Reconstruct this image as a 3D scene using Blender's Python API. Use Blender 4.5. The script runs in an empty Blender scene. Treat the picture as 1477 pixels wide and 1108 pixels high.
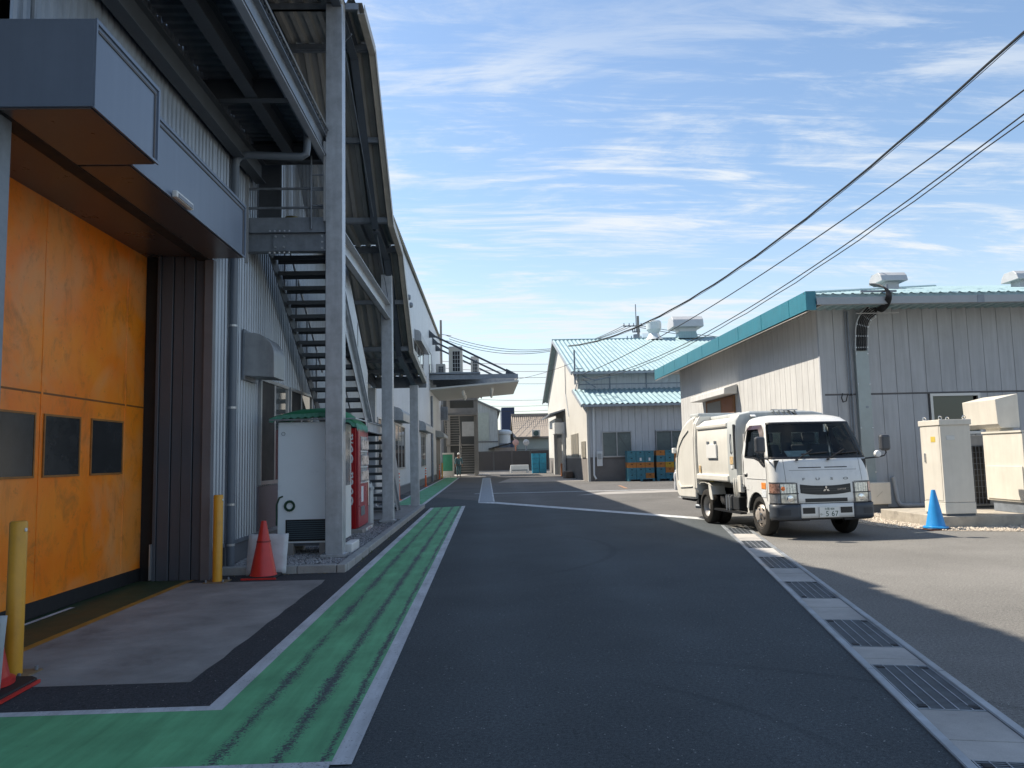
import bpy, bmesh, math, random
from mathutils import Vector, Matrix
from mathutils.geometry import tessellate_polygon
random.seed(7)
S = bpy.context.scene
COL = S.collection
R_ = math.radians
# ---------------------------------------------------------------- camera
F, CX, CY, H = 1100.0, 738.5, 554.0, 1.42           # photo: 1477 x 1108 px
yv = Vector((702-CX, -(660-CY), -F)).normalized()   # road direction in camera space
up = Vector((-.022, 1, 0)); up.z = -(up.x*yv.x+up.y*yv.y)/yv.z; zv = up.normalized()
xv = yv.cross(zv)
RM = Matrix((xv, yv, zv))
cam = bpy.data.objects.new('camera', bpy.data.cameras.new('camera')); COL.objects.link(cam)
cam.data.sensor_width = 36; cam.data.lens = 36*F/1477; cam.data.clip_end = 2000; cam.data.clip_start = .05
cam.matrix_world = Matrix.Translation((0, 0, H)) @ RM.to_4x4()
S.camera = cam
S.render.resolution_x, S.render.resolution_y = 1024, 768
def ray(x, y): return RM @ Vector((x-CX, -(y-CY), -F))
def gp(x, y, z=0.): d = ray(x, y); return Vector((0, 0, H))+d*((z-H)/d.z)
def xp(x, y, X): d = ray(x, y); return Vector((0, 0, H))+d*(X/d.x)
def yp(x, y, Y): d = ray(x, y); return Vector((0, 0, H))+d*(Y/d.y)
# ---------------------------------------------------------------- sky, sun, exposure
SUN = Vector((-.69, .40, 1)).normalized()
elev = math.asin(SUN.z); az = math.atan2(SUN.x, SUN.y)
W = bpy.data.worlds.new('World'); S.world = W; W.use_nodes = True
nt = W.node_tree; nt.nodes.clear()
def nd(t, ty, **k):
    n = t.nodes.new(ty)
    for a, b in k.items():
        if a == 'i':
            for kk, vv in b.items(): n.inputs[kk].default_value = vv
        else: setattr(n, a, b)
    return n
wo = nd(nt, 'ShaderNodeOutputWorld'); bg = nd(nt, 'ShaderNodeBackground', i={'Strength': .10})
sky = nd(nt, 'ShaderNodeTexSky', sky_type='NISHITA', sun_disc=False, sun_elevation=elev, sun_rotation=az, altitude=50, air_density=1.2, dust_density=.35, ozone_density=1.8)
tc = nd(nt, 'ShaderNodeTexCoord'); sx = nd(nt, 'ShaderNodeSeparateXYZ'); L = nt.links.new
L(tc.outputs['Generated'], sx.inputs[0])
zc = nd(nt, 'ShaderNodeMath', operation='MAXIMUM', i={1: .02}); L(sx.outputs[2], zc.inputs[0])
zz = nd(nt, 'ShaderNodeMath', operation='ADD', i={1: .12}); L(zc.outputs[0], zz.inputs[0])
dx = nd(nt, 'ShaderNodeMath', operation='DIVIDE'); L(sx.outputs[0], dx.inputs[0]); L(zz.outputs[0], dx.inputs[1])
dy = nd(nt, 'ShaderNodeMath', operation='DIVIDE'); L(sx.outputs[1], dy.inputs[0]); L(zz.outputs[0], dy.inputs[1])
cb = nd(nt, 'ShaderNodeCombineXYZ'); L(dx.outputs[0], cb.inputs[0]); L(dy.outputs[0], cb.inputs[1])
mp = nd(nt, 'ShaderNodeMapping', i={'Rotation': (0, 0, R_(-12)), 'Scale': (.85, 2.3, 1), 'Location': (2.9, 1.4, 0)}); L(cb.outputs[0], mp.inputs[0])
n1 = nd(nt, 'ShaderNodeTexNoise', i={'Scale': 1.5, 'Detail': 12., 'Roughness': .64, 'Distortion': .8}); L(mp.outputs[0], n1.inputs[0])
mp2 = nd(nt, 'ShaderNodeMapping', i={'Rotation': (0, 0, R_(6)), 'Scale': (.35, .6, 1), 'Location': (4.1, 2.2, 0)}); L(cb.outputs[0], mp2.inputs[0])
n2 = nd(nt, 'ShaderNodeTexNoise', i={'Scale': .9, 'Detail': 3., 'Roughness': .5}); L(mp2.outputs[0], n2.inputs[0])
mp3 = nd(nt, 'ShaderNodeMapping', i={'Rotation': (0, 0, R_(-16)), 'Scale': (.8, 5.5, 1), 'Location': (.7, 3.3, 0)}); L(cb.outputs[0], mp3.inputs[0])
n3 = nd(nt, 'ShaderNodeTexNoise', i={'Scale': 2.6, 'Detail': 12., 'Roughness': .7, 'Distortion': .9}); L(mp3.outputs[0], n3.inputs[0])
fb_ = nd(nt, 'ShaderNodeMath', operation='MULTIPLY_ADD', i={1: .55, 2: -.27}); L(n3.outputs[0], fb_.inputs[0])
fs_ = nd(nt, 'ShaderNodeMath', operation='ADD'); L(n1.outputs[0], fs_.inputs[0]); L(fb_.outputs[0], fs_.inputs[1])
r1 = nd(nt, 'ShaderNodeMapRange', interpolation_type='SMOOTHSTEP', i={1: .44, 2: .74}); L(fs_.outputs[0], r1.inputs[0])
r2 = nd(nt, 'ShaderNodeMapRange', interpolation_type='SMOOTHSTEP', i={1: .31, 2: .54}); L(n2.outputs[0], r2.inputs[0])
cm = nd(nt, 'ShaderNodeMath', operation='MULTIPLY'); L(r1.outputs[0], cm.inputs[0]); L(r2.outputs[0], cm.inputs[1])
cm2 = nd(nt, 'ShaderNodeMath', operation='MULTIPLY', i={1: .95}); hzf = nd(nt, 'ShaderNodeMapRange', interpolation_type='SMOOTHSTEP', i={1: .0, 2: .34, 3: .5, 4: 0.}); L(zc.outputs[0], hzf.inputs[0]); cma = nd(nt, 'ShaderNodeMath', operation='ADD', use_clamp=True); L(cm.outputs[0], cma.inputs[0]); L(hzf.outputs[0], cma.inputs[1]); L(cma.outputs[0], cm2.inputs[0])
mx = nd(nt, 'ShaderNodeMixRGB', i={'Color2': (4.7, 5.0, 5.3, 1)}); L(cm2.outputs[0], mx.inputs[0]); L(sky.outputs[0], mx.inputs[1])
L(mx.outputs[0], bg.inputs[0]); L(bg.outputs[0], wo.inputs[0])
sl = bpy.data.lights.new('sun', 'SUN'); sl.energy = 4.5; sl.angle = R_(.53); sl.color = (1, .90, .76)
so = bpy.data.objects.new('sun', sl); COL.objects.link(so); so.rotation_euler = SUN.to_track_quat('Z', 'Y').to_euler(); so.location = SUN*60
S.view_settings.view_transform = 'Standard'; S.view_settings.look = 'None'; S.view_settings.gamma = 1
S.view_settings.use_curve_mapping = False; S.view_settings.exposure = .9
S.cycles.max_bounces = 8
# ---------------------------------------------------------------- helpers
def tag(o, label, cat, group=None):
    o['label'] = label; o['category'] = cat
    if group: o['group'] = group
    return o
def thing(name, label, cat, loc=(0, 0, 0), rz=0, group=None):
    o = bpy.data.objects.new(name, None); COL.objects.link(o); o.empty_display_size = .2
    o.location = loc; o.rotation_euler = (0, 0, rz)
    return tag(o, label, cat, group)
def setting(name, loc=(0, 0, 0)):
    o = bpy.data.objects.new(name, None); COL.objects.link(o); o.empty_display_size = .2; o.location = loc; o['kind'] = 'structure'; return o
def root_loc(o):
    while o.parent: o = o.parent
    return Vector(o.location)
class MB:
    def __init__(s): s.v = []; s.f = []
    def add(s, vs, fs):
        b = len(s.v); s.v += [Vector(p) for p in vs]; s.f += [tuple(i+b for i in f) for f in fs]; return s
    def box(s, x0, x1, y0, y1, z0, z1):
        if x0 > x1: x0, x1 = x1, x0
        if y0 > y1: y0, y1 = y1, y0
        if z0 > z1: z0, z1 = z1, z0
        return s.add([(x0, y0, z0), (x1, y0, z0), (x1, y1, z0), (x0, y1, z0), (x0, y0, z1), (x1, y0, z1), (x1, y1, z1), (x0, y1, z1)],
                     [(0, 3, 2, 1), (4, 5, 6, 7), (0, 1, 5, 4), (1, 2, 6, 5), (2, 3, 7, 6), (3, 0, 4, 7)])
    def obox(s, c, size, m):
        hx, hy, hz = [q/2 for q in size]; c = Vector(c)
        return s.add([c+m@Vector(p) for p in [(-hx, -hy, -hz), (hx, -hy, -hz), (hx, hy, -hz), (-hx, hy, -hz), (-hx, -hy, hz), (hx, -hy, hz), (hx, hy, hz), (-hx, hy, hz)]],
                     [(0, 3, 2, 1), (4, 5, 6, 7), (0, 1, 5, 4), (1, 2, 6, 5), (2, 3, 7, 6), (3, 0, 4, 7)])
    def bar(s, a, b, w, h, upv=(0, 0, 1)):          # rectangular bar from a to b, w sideways, h along up
        a = Vector(a); b = Vector(b); d = (b-a); l = d.length; d.normalize(); u = Vector(upv)
        sd = d.cross(u)
        if sd.length < 1e-4: sd = d.cross(Vector((1, 0, 0)))
        sd.normalize(); u = sd.cross(d)
        return s.obox((a+b)/2, (w, l, h), Matrix((sd, d, u)).transposed())
    def prism(s, poly, ax, a, b):
        k = {'x': lambda p, t: (t, p[0], p[1]), 'y': lambda p, t: (p[0], t, p[1]), 'z': lambda p, t: (p[0], p[1], t)}[ax]
        n = len(poly); vs = [k(p, a) for p in poly]+[k(p, b) for p in poly]
        tr = tessellate_polygon([[Vector((p[0], p[1], 0)) for p in poly]])
        fs = [tuple(t) for t in tr]+[tuple(i+n for i in t[::-1]) for t in tr]+[(i, (i+1) % n, n+(i+1) % n, n+i) for i in range(n)]
        return s.add(vs, fs)
    def tube(s, pts, r, n=8, caps=True):
        pts = [Vector(p) for p in pts]; rs = r if isinstance(r, (list, tuple)) else [r]*len(pts); rings = []; prev = None
        for i, p in enumerate(pts):
            d = (pts[min(i+1, len(pts)-1)]-pts[max(i-1, 0)]).normalized()
            if prev is None: u = d.orthogonal().normalized()
            else: u = (prev-d*prev.dot(d)); u = u.normalized() if u.length > 1e-5 else d.orthogonal().normalized()
            prev = u; w = d.cross(u)
            rings.append([p+(u*math.cos(2*math.pi*k/n)+w*math.sin(2*math.pi*k/n))*rs[i] for k in range(n)])
        fs = [(i*n+k, i*n+(k+1) % n, (i+1)*n+(k+1) % n, (i+1)*n+k) for i in range(len(pts)-1) for k in range(n)]
        if caps: fs += [tuple(range(n))[::-1], tuple((len(pts)-1)*n+k for k in range(n))]
        return s.add([q for g in rings for q in g], fs)
    def lathe(s, prof, c, n=24, ax='z'):
        c = Vector(c); vs = []; fs = []; m = len(prof)
        for i in range(n):
            t = 2*math.pi*i/n; co, si = math.cos(t), math.sin(t)
            for r, h in prof: vs.append(c+Vector((r*co, r*si, h) if ax == 'z' else (h, r*co, r*si) if ax == 'x' else (r*si, h, r*co)))
        for i in range(n):
            j = (i+1) % n
            for k in range(m-1): fs.append((i*m+k, j*m+k, j*m+k+1, i*m+k+1))
        return s.add(vs, fs)
    def grid(s, rows):                               # rows: list of equal-length point lists
        m = len(rows[0]); return s.add([p for r in rows for p in r], [(i*m+k, i*m+k+1, (i+1)*m+k+1, (i+1)*m+k) for i in range(len(rows)-1) for k in range(m-1)])
    def corr(s, O, U, Lu, V, Lv, N, per, amp, kind='trap', vseg=1):
        O, U, V, N = Vector(O), Vector(U), Vector(V), Vector(N)
        pr = [(0, 0), (.34, 0), (.46, 1), (.88, 1)] if kind == 'trap' else [(i/6, .5-.5*math.cos(2*math.pi*i/6)) for i in range(6)]
        us = []; k = 0
        while k*per < Lu:
            for a, b in pr:
                if (k+a)*per <= Lu: us.append(((k+a)*per, b))
            k += 1
        us.append((Lu, 0))
        return s.grid([[O+U*a+V*(Lv*j/vseg)+N*(b*amp) for a, b in us] for j in range(vseg+1)])
    def build(s, name, m, parent=None, bevel=0, smooth=False, local=False, solid=0, sub=0):
        me = bpy.data.meshes.new(name)
        off = Vector((0, 0, 0)) if (local or parent is None) else root_loc(parent)
        me.from_pydata([p-off for p in s.v], [], s.f); me.update()
        bm = bmesh.new(); bm.from_mesh(me)
        if smooth == 'weld' or sub: bmesh.ops.remove_doubles(bm, verts=bm.verts, dist=1e-4)
        bmesh.ops.recalc_face_normals(bm, faces=bm.faces); bm.to_mesh(me); bm.free()
        o = bpy.data.objects.new(name, me); COL.objects.link(o); o.parent = parent
        me.materials.append(m)
        if solid: md = o.modifiers.new('s', 'SOLIDIFY'); md.thickness = solid; md.offset = -1
        if bevel: md = o.modifiers.new('b', 'BEVEL'); md.width = bevel; md.segments = 2; md.limit_method = 'ANGLE'; md.angle_limit = R_(40)
        if sub: md = o.modifiers.new('u', 'SUBSURF'); md.levels = md.render_levels = sub
        if smooth:
            for p in me.polygons: p.use_smooth = True
            try: me.set_sharp_from_angle(angle=R_(38))
            except Exception: pass
        return o
def B(x0, x1, y0, y1, z0, z1): return MB().box(x0, x1, y0, y1, z0, z1)
def copy_tree(o, parent=None):
    c = o.copy(); COL.objects.link(c); c.parent = parent
    for ch in [k for k in o.children]: copy_tree(ch, c)
    return c
def text(body, size, m, parent, M4, ext=.002, shear=0, sx=1, name='lettering', spacing=1.0, align='CENTER'):
    cu = bpy.data.curves.new('t', 'FONT'); cu.body = body; cu.size = size; cu.extrude = ext; cu.shear = shear; cu.align_x = align; cu.align_y = 'CENTER'; cu.space_character = spacing; cu.resolution_u = 3
    t = bpy.data.objects.new('t', cu); COL.objects.link(t)
    me = bpy.data.meshes.new_from_object(t.evaluated_get(bpy.context.evaluated_depsgraph_get())); bpy.data.objects.remove(t); bpy.data.curves.remove(cu)
    me.transform(M4 @ Matrix.Diagonal((sx, 1, 1, 1))); me.materials.clear(); me.materials.append(m)
    o = bpy.data.objects.new(name, me); COL.objects.link(o); o.parent = parent; return o
def axes(o, x, y):                                   # matrix with given origin, text x and y axes
    x = Vector(x); y = Vector(y); z = x.cross(y); m = Matrix((x, y, z)).transposed().to_4x4(); m.translation = Vector(o); return m
# ---------------------------------------------------------------- materials
MATS = {}
def mat(name, col, rough=.5, metal=0., var=.12, vs=2.5, bump=.0, bs=60, streak=0., spec=.5, dirt=None, coat=0, fine=0.):
    if name in MATS: return MATS[name]
    m = bpy.data.materials.new(name); m.use_nodes = True; t = m.node_tree; p = t.nodes['Principled BSDF']; Lk = t.links.new
    p.inputs['Roughness'].default_value = rough; p.inputs['Metallic'].default_value = metal; p.inputs['Specular IOR Level'].default_value = spec; p.inputs['Coat Weight'].default_value = coat
    g = nd(t, 'ShaderNodeNewGeometry')
    c = tuple(col)+(1,)
    n = nd(t, 'ShaderNodeTexNoise', i={'Scale': vs, 'Detail': 6., 'Roughness': .65}); Lk(g.outputs['Position'], n.inputs[0])
    mr = nd(t, 'ShaderNodeMapRange', i={1: .3, 2: .7, 3: 1-var, 4: 1+var}); Lk(n.outputs[0], mr.inputs[0])
    last = mr.outputs[0]
    if streak:
        mp_ = nd(t, 'ShaderNodeMapping', i={'Scale': (5, 5, .35)}); Lk(g.outputs['Position'], mp_.inputs[0])
        n_ = nd(t, 'ShaderNodeTexNoise', i={'Scale': 2.2, 'Detail': 5., 'Roughness': .6}); Lk(mp_.outputs[0], n_.inputs[0])
        m_ = nd(t, 'ShaderNodeMapRange', i={1: .35, 2: .7, 3: 1+streak*.3, 4: 1-streak}); Lk(n_.outputs[0], m_.inputs[0])
        q = nd(t, 'ShaderNodeMath', operation='MULTIPLY'); Lk(last, q.inputs[0]); Lk(m_.outputs[0], q.inputs[1]); last = q.outputs[0]
    if fine:
        n_ = nd(t, 'ShaderNodeTexNoise', i={'Scale': bs*2, 'Detail': 2.}); Lk(g.outputs['Position'], n_.inputs[0])
        m_ = nd(t, 'ShaderNodeMapRange', i={1: .3, 2: .7, 3: 1-fine, 4: 1+fine}); Lk(n_.outputs[0], m_.inputs[0])
        q = nd(t, 'ShaderNodeMath', operation='MULTIPLY'); Lk(last, q.inputs[0]); Lk(m_.outputs[0], q.inputs[1]); last = q.outputs[0]
    sc = nd(t, 'ShaderNodeVectorMath', operation='SCALE'); sc.inputs[0].default_value = c[:3]; Lk(last, sc.inputs['Scale'])
    out = sc.outputs[0]
    if dirt:                                         # (colour, amount 0..1)
        n_ = nd(t, 'ShaderNodeTexNoise', i={'Scale': vs*.7, 'Detail': 8., 'Roughness': .7}); Lk(g.outputs['Position'], n_.inputs[0])
        m_ = nd(t, 'ShaderNodeMapRange', interpolation_type='SMOOTHSTEP', i={1: .52, 2: .78, 3: 0, 4: dirt[1]}); Lk(n_.outputs[0], m_.inputs[0])
        x = nd(t, 'ShaderNodeMixRGB', i={'Color2': tuple(dirt[0])+(1,)}); Lk(m_.outputs[0], x.inputs[0]); Lk(out, x.inputs[1]); out = x.outputs[0]
    Lk(out, p.inputs['Base Color'])
    rr = nd(t, 'ShaderNodeMapRange', i={1: .3, 2: .7, 3: max(.02, rough*.85), 4: min(1, rough*1.15)}); Lk(n.outputs[0], rr.inputs[0]); Lk(rr.outputs[0], p.inputs['Roughness'])
    if bump:
        n_ = nd(t, 'ShaderNodeTexNoise', i={'Scale': bs, 'Detail': 4.}); Lk(g.outputs['Position'], n_.inputs[0])
        b = nd(t, 'ShaderNodeBump', i={'Strength': min(1, bump), 'Distance': .01}); Lk(n_.outputs[0], b.inputs['Height']); Lk(b.outputs[0], p.inputs['Normal'])
    MATS[name] = m; return m
def glass(name, col, rough=.04, alpha=1., trans=0., spec=.6):
    m = bpy.data.materials.new(name); m.use_nodes = True; t = m.node_tree; p = t.nodes['Principled BSDF']
    p.inputs['Base Color'].default_value = tuple(col)+(1,); p.inputs['Roughness'].default_value = rough; p.inputs['Specular IOR Level'].default_value = spec
    if trans:
        mo = t.nodes['Material Output']; tb = nd(t, 'ShaderNodeBsdfTransparent'); tb.inputs[0].default_value = tuple(col)+(1,)
        gl = nd(t, 'ShaderNodeBsdfGlossy'); gl.inputs['Roughness'].default_value = rough
        fr = nd(t, 'ShaderNodeFresnel', i={'IOR': 1.45}); mxs = nd(t, 'ShaderNodeMixShader'); t.links.new(fr.outputs[0], mxs.inputs[0]); t.links.new(tb.outputs[0], mxs.inputs[1]); t.links.new(gl.outputs[0], mxs.inputs[2]); t.links.new(mxs.outputs[0], mo.inputs[0])
    return m
galv = mat('galvanized', (.46, .49, .53), .40, .45, .16, 7, .08, 90, .12)
galvd = mat('galvanized_dull', (.22, .25, .29), .5, .4, .22, 5, .06, 90, .1)
steel_dk = mat('dark_steel_paint', (.075, .088, .105), .5, .1, .18, 4)
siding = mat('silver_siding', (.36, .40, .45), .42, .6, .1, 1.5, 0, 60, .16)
siding_w = mat('siding_sky_pale', (.62, .65, .69), .38, .2, .06, .8, 0, 60, .1)  # near wall's siding again, its brighter sky reflection put into the colour
canopy = mat('grey_canopy_paint', (.15, .19, .26), .36, .0, .08, 1.8, .02, 150, .06)
jamb = mat('bronze_grey_panel', (.07, .083, .105), .38, .0, .08, 2)
soffit = mat('canopy_soffit', (.10, .085, .085), .3, .0, .08, 2)
black = mat('black_rubber', (.012, .013, .015), .7, 0, .1, 5)
conc = mat('concrete', (.30, .29, .28), .85, 0, .16, 2.2, .25, 120, 0, .3, ((.16, .15, .15), .5), 0, .08)
conc_lt = mat('concrete_pale', (.40, .39, .37), .85, 0, .26, 1.3, .25, 120, 0, .3, ((.22, .21, .2), .5), 0, .08)
skirt = mat('skirting_grey', (.13, .14, .16), .7, 0, .14, 3, .1, 80)
white_p = mat('white_paint', (.74, .75, .74), .4, 0, .05, 3)
white_v = mat('white_enamel', (.84, .89, .93), .3, 0, .03, 2)
cream = mat('cream_enamel', (.62, .59, .52), .45, 0, .06, 3, .02, 150, .06)
yellow = mat('yellow_bollard', (.66, .33, .03), .4, 0, .1, 5, 0, 60, .1, .5, ((.2, .14, .05), .4))
red = mat('red_plastic', (.55, .035, .03), .38, 0, .1, 6)
redv = mat('red_vending', (.38, .008, .012), .25, 0, .04, 3)
redm = mat('red_vending_front', (.40, .035, .05), .3, 0, .04, 3)
orange_pl = mat('orange_plastic', (.75, .14, .04), .4, 0, .08, 6)
blue_c = mat('blue_cone', (.02, .26, .62), .4, 0, .08, 6)
teal = mat('teal_metal', (.03, .19, .25), .38, .1, .1, 2.5, 0, 60, .1)
tealr = mat('teal_roof', (.27, .39, .42), .5, .1, .1, 1.2, 0, 60, .16)
pan_g = mat('grey_wall_panel', (.38, .40, .425), .6, 0, .07, 1.2, .05, 140, .16, .5, ((.24, .235, .22), .3))
pan_w = mat('white_wall_panel', (.56, .56, .545), .6, 0, .06, 1.2, .05, 140, .14, .5, ((.38, .36, .32), .3))
joint = mat('panel_joint', (.11, .11, .115), .8)
gutter_g = mat('gutter_grey', (.30, .33, .36), .45, .1, .08, 3)
brown = mat('roof_trim', (.17, .155, .11), .6, 0, .12, 3)
gutter_b = mat('gutter_beige', (.42, .40, .36), .45, 0, .1, 3, 0, 60, .12)
win_dk = glass('window_dark', (.012, .014, .018), .05)
win_gr = mat('window_frosted', (.16, .19, .18), .25, 0, .15, 2)
frame_al = mat('aluminium_frame', (.45, .46, .47), .35, .6, .06, 4)
chrome = mat('chrome', (.7, .7, .7), .12, 1., .03)
steel_rail = mat('drain_steel', (.36, .39, .42), .42, .5, .3, 3, .05, 80)
grate_m = mat('grate_steel', (.16, .18, .20), .5, .5, .25, 6)
tyre = mat('tyre', (.022, .021, .020), .85, 0, .2, 8, .15, 60, 0, .3, ((.10, .085, .07), .6))
kerbm = mat('kerb_concrete', (.34, .345, .34), .9, 0, .18, 4, .3, 90, 0, .3, ((.15, .16, .14), .5), 0, .1)
stone_m = mat('gravel_stone', (.30, .30, .31), .9, 0, .6, 38)
stone_w = mat('gravel_stone_pale', (.52, .46, .38), .9, 0, .5, 38)
awn = mat('green_awning', (.02, .19, .08), .75, 0, .15, 8)
cable_m = mat('cable_black', (.012, .013, .016), .6)
# ================================================================ GROUND
def nodes_of(name):
    m = bpy.data.materials.new(name); m.use_nodes = True; t = m.node_tree; return m, t, t.nodes['Principled BSDF'], t.links.new
def mth(t, op, a, b=None, c=None):
    n = nd(t, 'ShaderNodeMath', operation=op)
    for k, v in enumerate((a, b, c)):
        if v is None: continue
        if isinstance(v, (int, float)): n.inputs[k].default_value = v
        else: t.links.new(v, n.inputs[k])
    return n.outputs[0]
def rng(t, a, lo, hi, o0=0., o1=1., sm=True):
    n = nd(t, 'ShaderNodeMapRange', interpolation_type='SMOOTHSTEP' if sm else 'LINEAR', i={1: lo, 2: hi, 3: o0, 4: o1}); t.links.new(a, n.inputs[0]); return n.outputs[0]
def noise(t, vec, sc, det=4., ro=.6, dist=0.):
    n = nd(t, 'ShaderNodeTexNoise', i={'Scale': sc, 'Detail': det, 'Roughness': ro, 'Distortion': dist}); t.links.new(vec, n.inputs[0]); return n.outputs[0]
def mixc(t, f, a, b):
    n = nd(t, 'ShaderNodeMixRGB')
    for k, v in ((0, f), (1, a), (2, b)):
        if isinstance(v, (int, float)): n.inputs[k].default_value = v
        elif isinstance(v, tuple): n.inputs[k].default_value = v+(1,)
        else: t.links.new(v, n.inputs[k])
    return n.outputs[0]
def asphalt_color(t, g, dark=(.070, .082, .089), lite=(.185, .18, .168)):
    P = g.outputs['Position']; s = nd(t, 'ShaderNodeSeparateXYZ'); t.links.new(P, s.inputs[0]); x, y = s.outputs[0], s.outputs[1]
    side = rng(t, mth(t, 'SUBTRACT', x, mth(t, 'MULTIPLY_ADD', y, .2135, 1.5)), 0, .05)   # older, paler asphalt beyond the drain
    yard = rng(t, mth(t, 'SUBTRACT', y, mth(t, 'MULTIPLY_ADD', x, -1.75, 25.0)), 0, .1)
    base = mixc(t, side, mixc(t, yard, dark, (.125, .122, .118)), lite)
    big = rng(t, noise(t, P, .55, 5), .3, .7, .84, 1.16, False)
    agg = rng(t, noise(t, P, 150., 2.), .36, .68, .6, 1.45, False)
    mid = rng(t, noise(t, P, 48., 3.), .32, .68, .70, 1.3, False); wp = mth(t, 'ABSOLUTE', mth(t, 'SUBTRACT', mth(t, 'ABSOLUTE', mth(t, 'SUBTRACT', x, .75)), .72)); mid = mth(t, 'MULTIPLY', mid, rng(t, mth(t, 'ADD', wp, mth(t, 'MULTIPLY', noise(t, P, 1.2, 3.), .5)), .2, .8, 1.12, .95)); ck = nd(t, 'ShaderNodeTexNoise', i={'Scale': .8, 'Detail': 6., 'Roughness': .55}); t.links.new(P, ck.inputs[0]); mid = mth(t, 'MULTIPLY', mid, rng(t, mth(t, 'ABSOLUTE', mth(t, 'SUBTRACT', ck.outputs[0], .5)), .0, .0022, .72, 1.))
    k = mth(t, 'MULTIPLY', mth(t, 'MULTIPLY', big, agg), mid)
    for cx, cy, r, w, y0, y1 in ((-.6, 3.1, 2.35, .05, 3.2, 5.2), (.4, 2.4, 3.05, .06, 3.4, 5.6), (8.5, 3.0, 3.4, .07, 5.0, 8.0), (-1.5, 12., 3.4, .08, 9, 14)):      # tyre arcs
        d = mth(t, 'SQRT', mth(t, 'ADD', mth(t, 'POWER', mth(t, 'ABSOLUTE', mth(t, 'SUBTRACT', x, cx)), 2.), mth(t, 'POWER', mth(t, 'ABSOLUTE', mth(t, 'SUBTRACT', y, cy)), 2.)))
        a = rng(t, mth(t, 'ABSOLUTE', mth(t, 'SUBTRACT', d, r)), w*.3, w, .84, 1.)
        win = mth(t, 'MULTIPLY', rng(t, y, y0, y0+.8), rng(t, y, y1-.6, y1, 1, 0))
        wx = mth(t, 'MULTIPLY', win, rng(t, x, cx, cx+.8))
        a = mth(t, 'ADD', mth(t, 'MULTIPLY', a, wx), mth(t, 'SUBTRACT', 1., wx)); k = mth(t, 'MULTIPLY', k, a)
    sc = nd(t, 'ShaderNodeVectorMath', operation='SCALE'); t.links.new(base, sc.inputs[0]); t.links.new(k, sc.inputs['Scale'])
    v = nd(t, 'ShaderNodeTexVoronoi', i={'Scale': 36.}); t.links.new(P, v.inputs[0])
    fl = mth(t, 'MULTIPLY', rng(t, v.outputs['Distance'], .13, .19, 1, 0), rng(t, noise(t, P, 13., 2), .57, .60))
    return mixc(t, mth(t, 'MULTIPLY', fl, .8), sc.outputs[0], (.36, .36, .35))
def asphalt_bump(t, g, p, st=.55):
    b = nd(t, 'ShaderNodeBump', i={'Strength': st, 'Distance': .006}); t.links.new(noise(t, g.outputs['Position'], 170., 3.), b.inputs['Height']); t.links.new(b.outputs[0], p.inputs['Normal'])
asph, t, p, Lk = nodes_of('asphalt'); g = nd(t, 'ShaderNodeNewGeometry'); Lk(asphalt_color(t, g), p.inputs['Base Color']); p.inputs['Roughness'].default_value = .88; p.inputs['Specular IOR Level'].default_value = .3; asphalt_bump(t, g, p)
patch, t, p, Lk = nodes_of('asphalt_patch'); g = nd(t, 'ShaderNodeNewGeometry'); Lk(asphalt_color(t, g, (.045, .049, .055), (.045, .049, .055)), p.inputs['Base Color']); p.inputs['Roughness'].default_value = .9; p.inputs['Specular IOR Level'].default_value = .3; asphalt_bump(t, g, p)
def paint(name, col, stripes=(), wear=.5, th=.66):
    m, t, p, Lk = nodes_of(name); g = nd(t, 'ShaderNodeNewGeometry'); P = g.outputs['Position']; s = nd(t, 'ShaderNodeSeparateXYZ'); Lk(P, s.inputs[0])
    blot = rng(t, noise(t, P, 1.6, 6, .65), .3, .7, .78, 1.16, False)
    mpn = nd(t, 'ShaderNodeMapping', i={'Scale': (5, .5, 1), 'Rotation': (0, 0, .12)}); Lk(P, mpn.inputs[0])
    blot = mth(t, 'MULTIPLY', blot, rng(t, noise(t, mpn.outputs[0], 2.4, 5), .35, .7, 1.08, .78, False))
    sc = nd(t, 'ShaderNodeVectorMath', operation='SCALE'); sc.inputs[0].default_value = col; Lk(blot, sc.inputs['Scale'])
    fine = noise(t, P, 75., 4., .7); med = noise(t, P, 3., 4.)
    w = mth(t, 'MULTIPLY', rng(t, mth(t, 'ADD', fine, mth(t, 'MULTIPLY', mth(t, 'SUBTRACT', med, .5), .35)), th, th+.08), wear)
    for X, hw, am in stripes:
        d = rng(t, mth(t, 'ABSOLUTE', mth(t, 'SUBTRACT', mth(t, 'ADD', s.outputs[0], mth(t, 'MULTIPLY', med, .05)), X+.025)), 0, hw, 1, 0, False)
        q = mth(t, 'ADD', mth(t, 'MULTIPLY', d, .55*am), mth(t, 'MULTIPLY', mth(t, 'SUBTRACT', fine, .5), .9))
        q = mth(t, 'ADD', q, mth(t, 'MULTIPLY', mth(t, 'SUBTRACT', noise(t, P, 1.1, 3.), .5), .4*am))
        w = mth(t, 'MAXIMUM', w, mth(t, 'MULTIPLY', rng(t, q, .33, .43), rng(t, d, .0, .25)))
    Lk(mixc(t, w, sc.outputs[0], asphalt_color(t, g)), p.inputs['Base Color']); p.inputs['Roughness'].default_value = .7; p.inputs['Specular IOR Level'].default_value = .35; asphalt_bump(t, g, p, .3); return m
green_p = paint('green_road_paint', (.135, .42, .205), ((-1.32, .15, .8), (-1.02, .14, .85), (-.80, .09, .85)), .6)
green_f = paint('green_road_paint_far', (.13, .40, .22), ((-2.4, .12, .5),), .5)
line_p = paint('white_road_paint', (.56, .58, .60), (), .85, .60)
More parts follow.
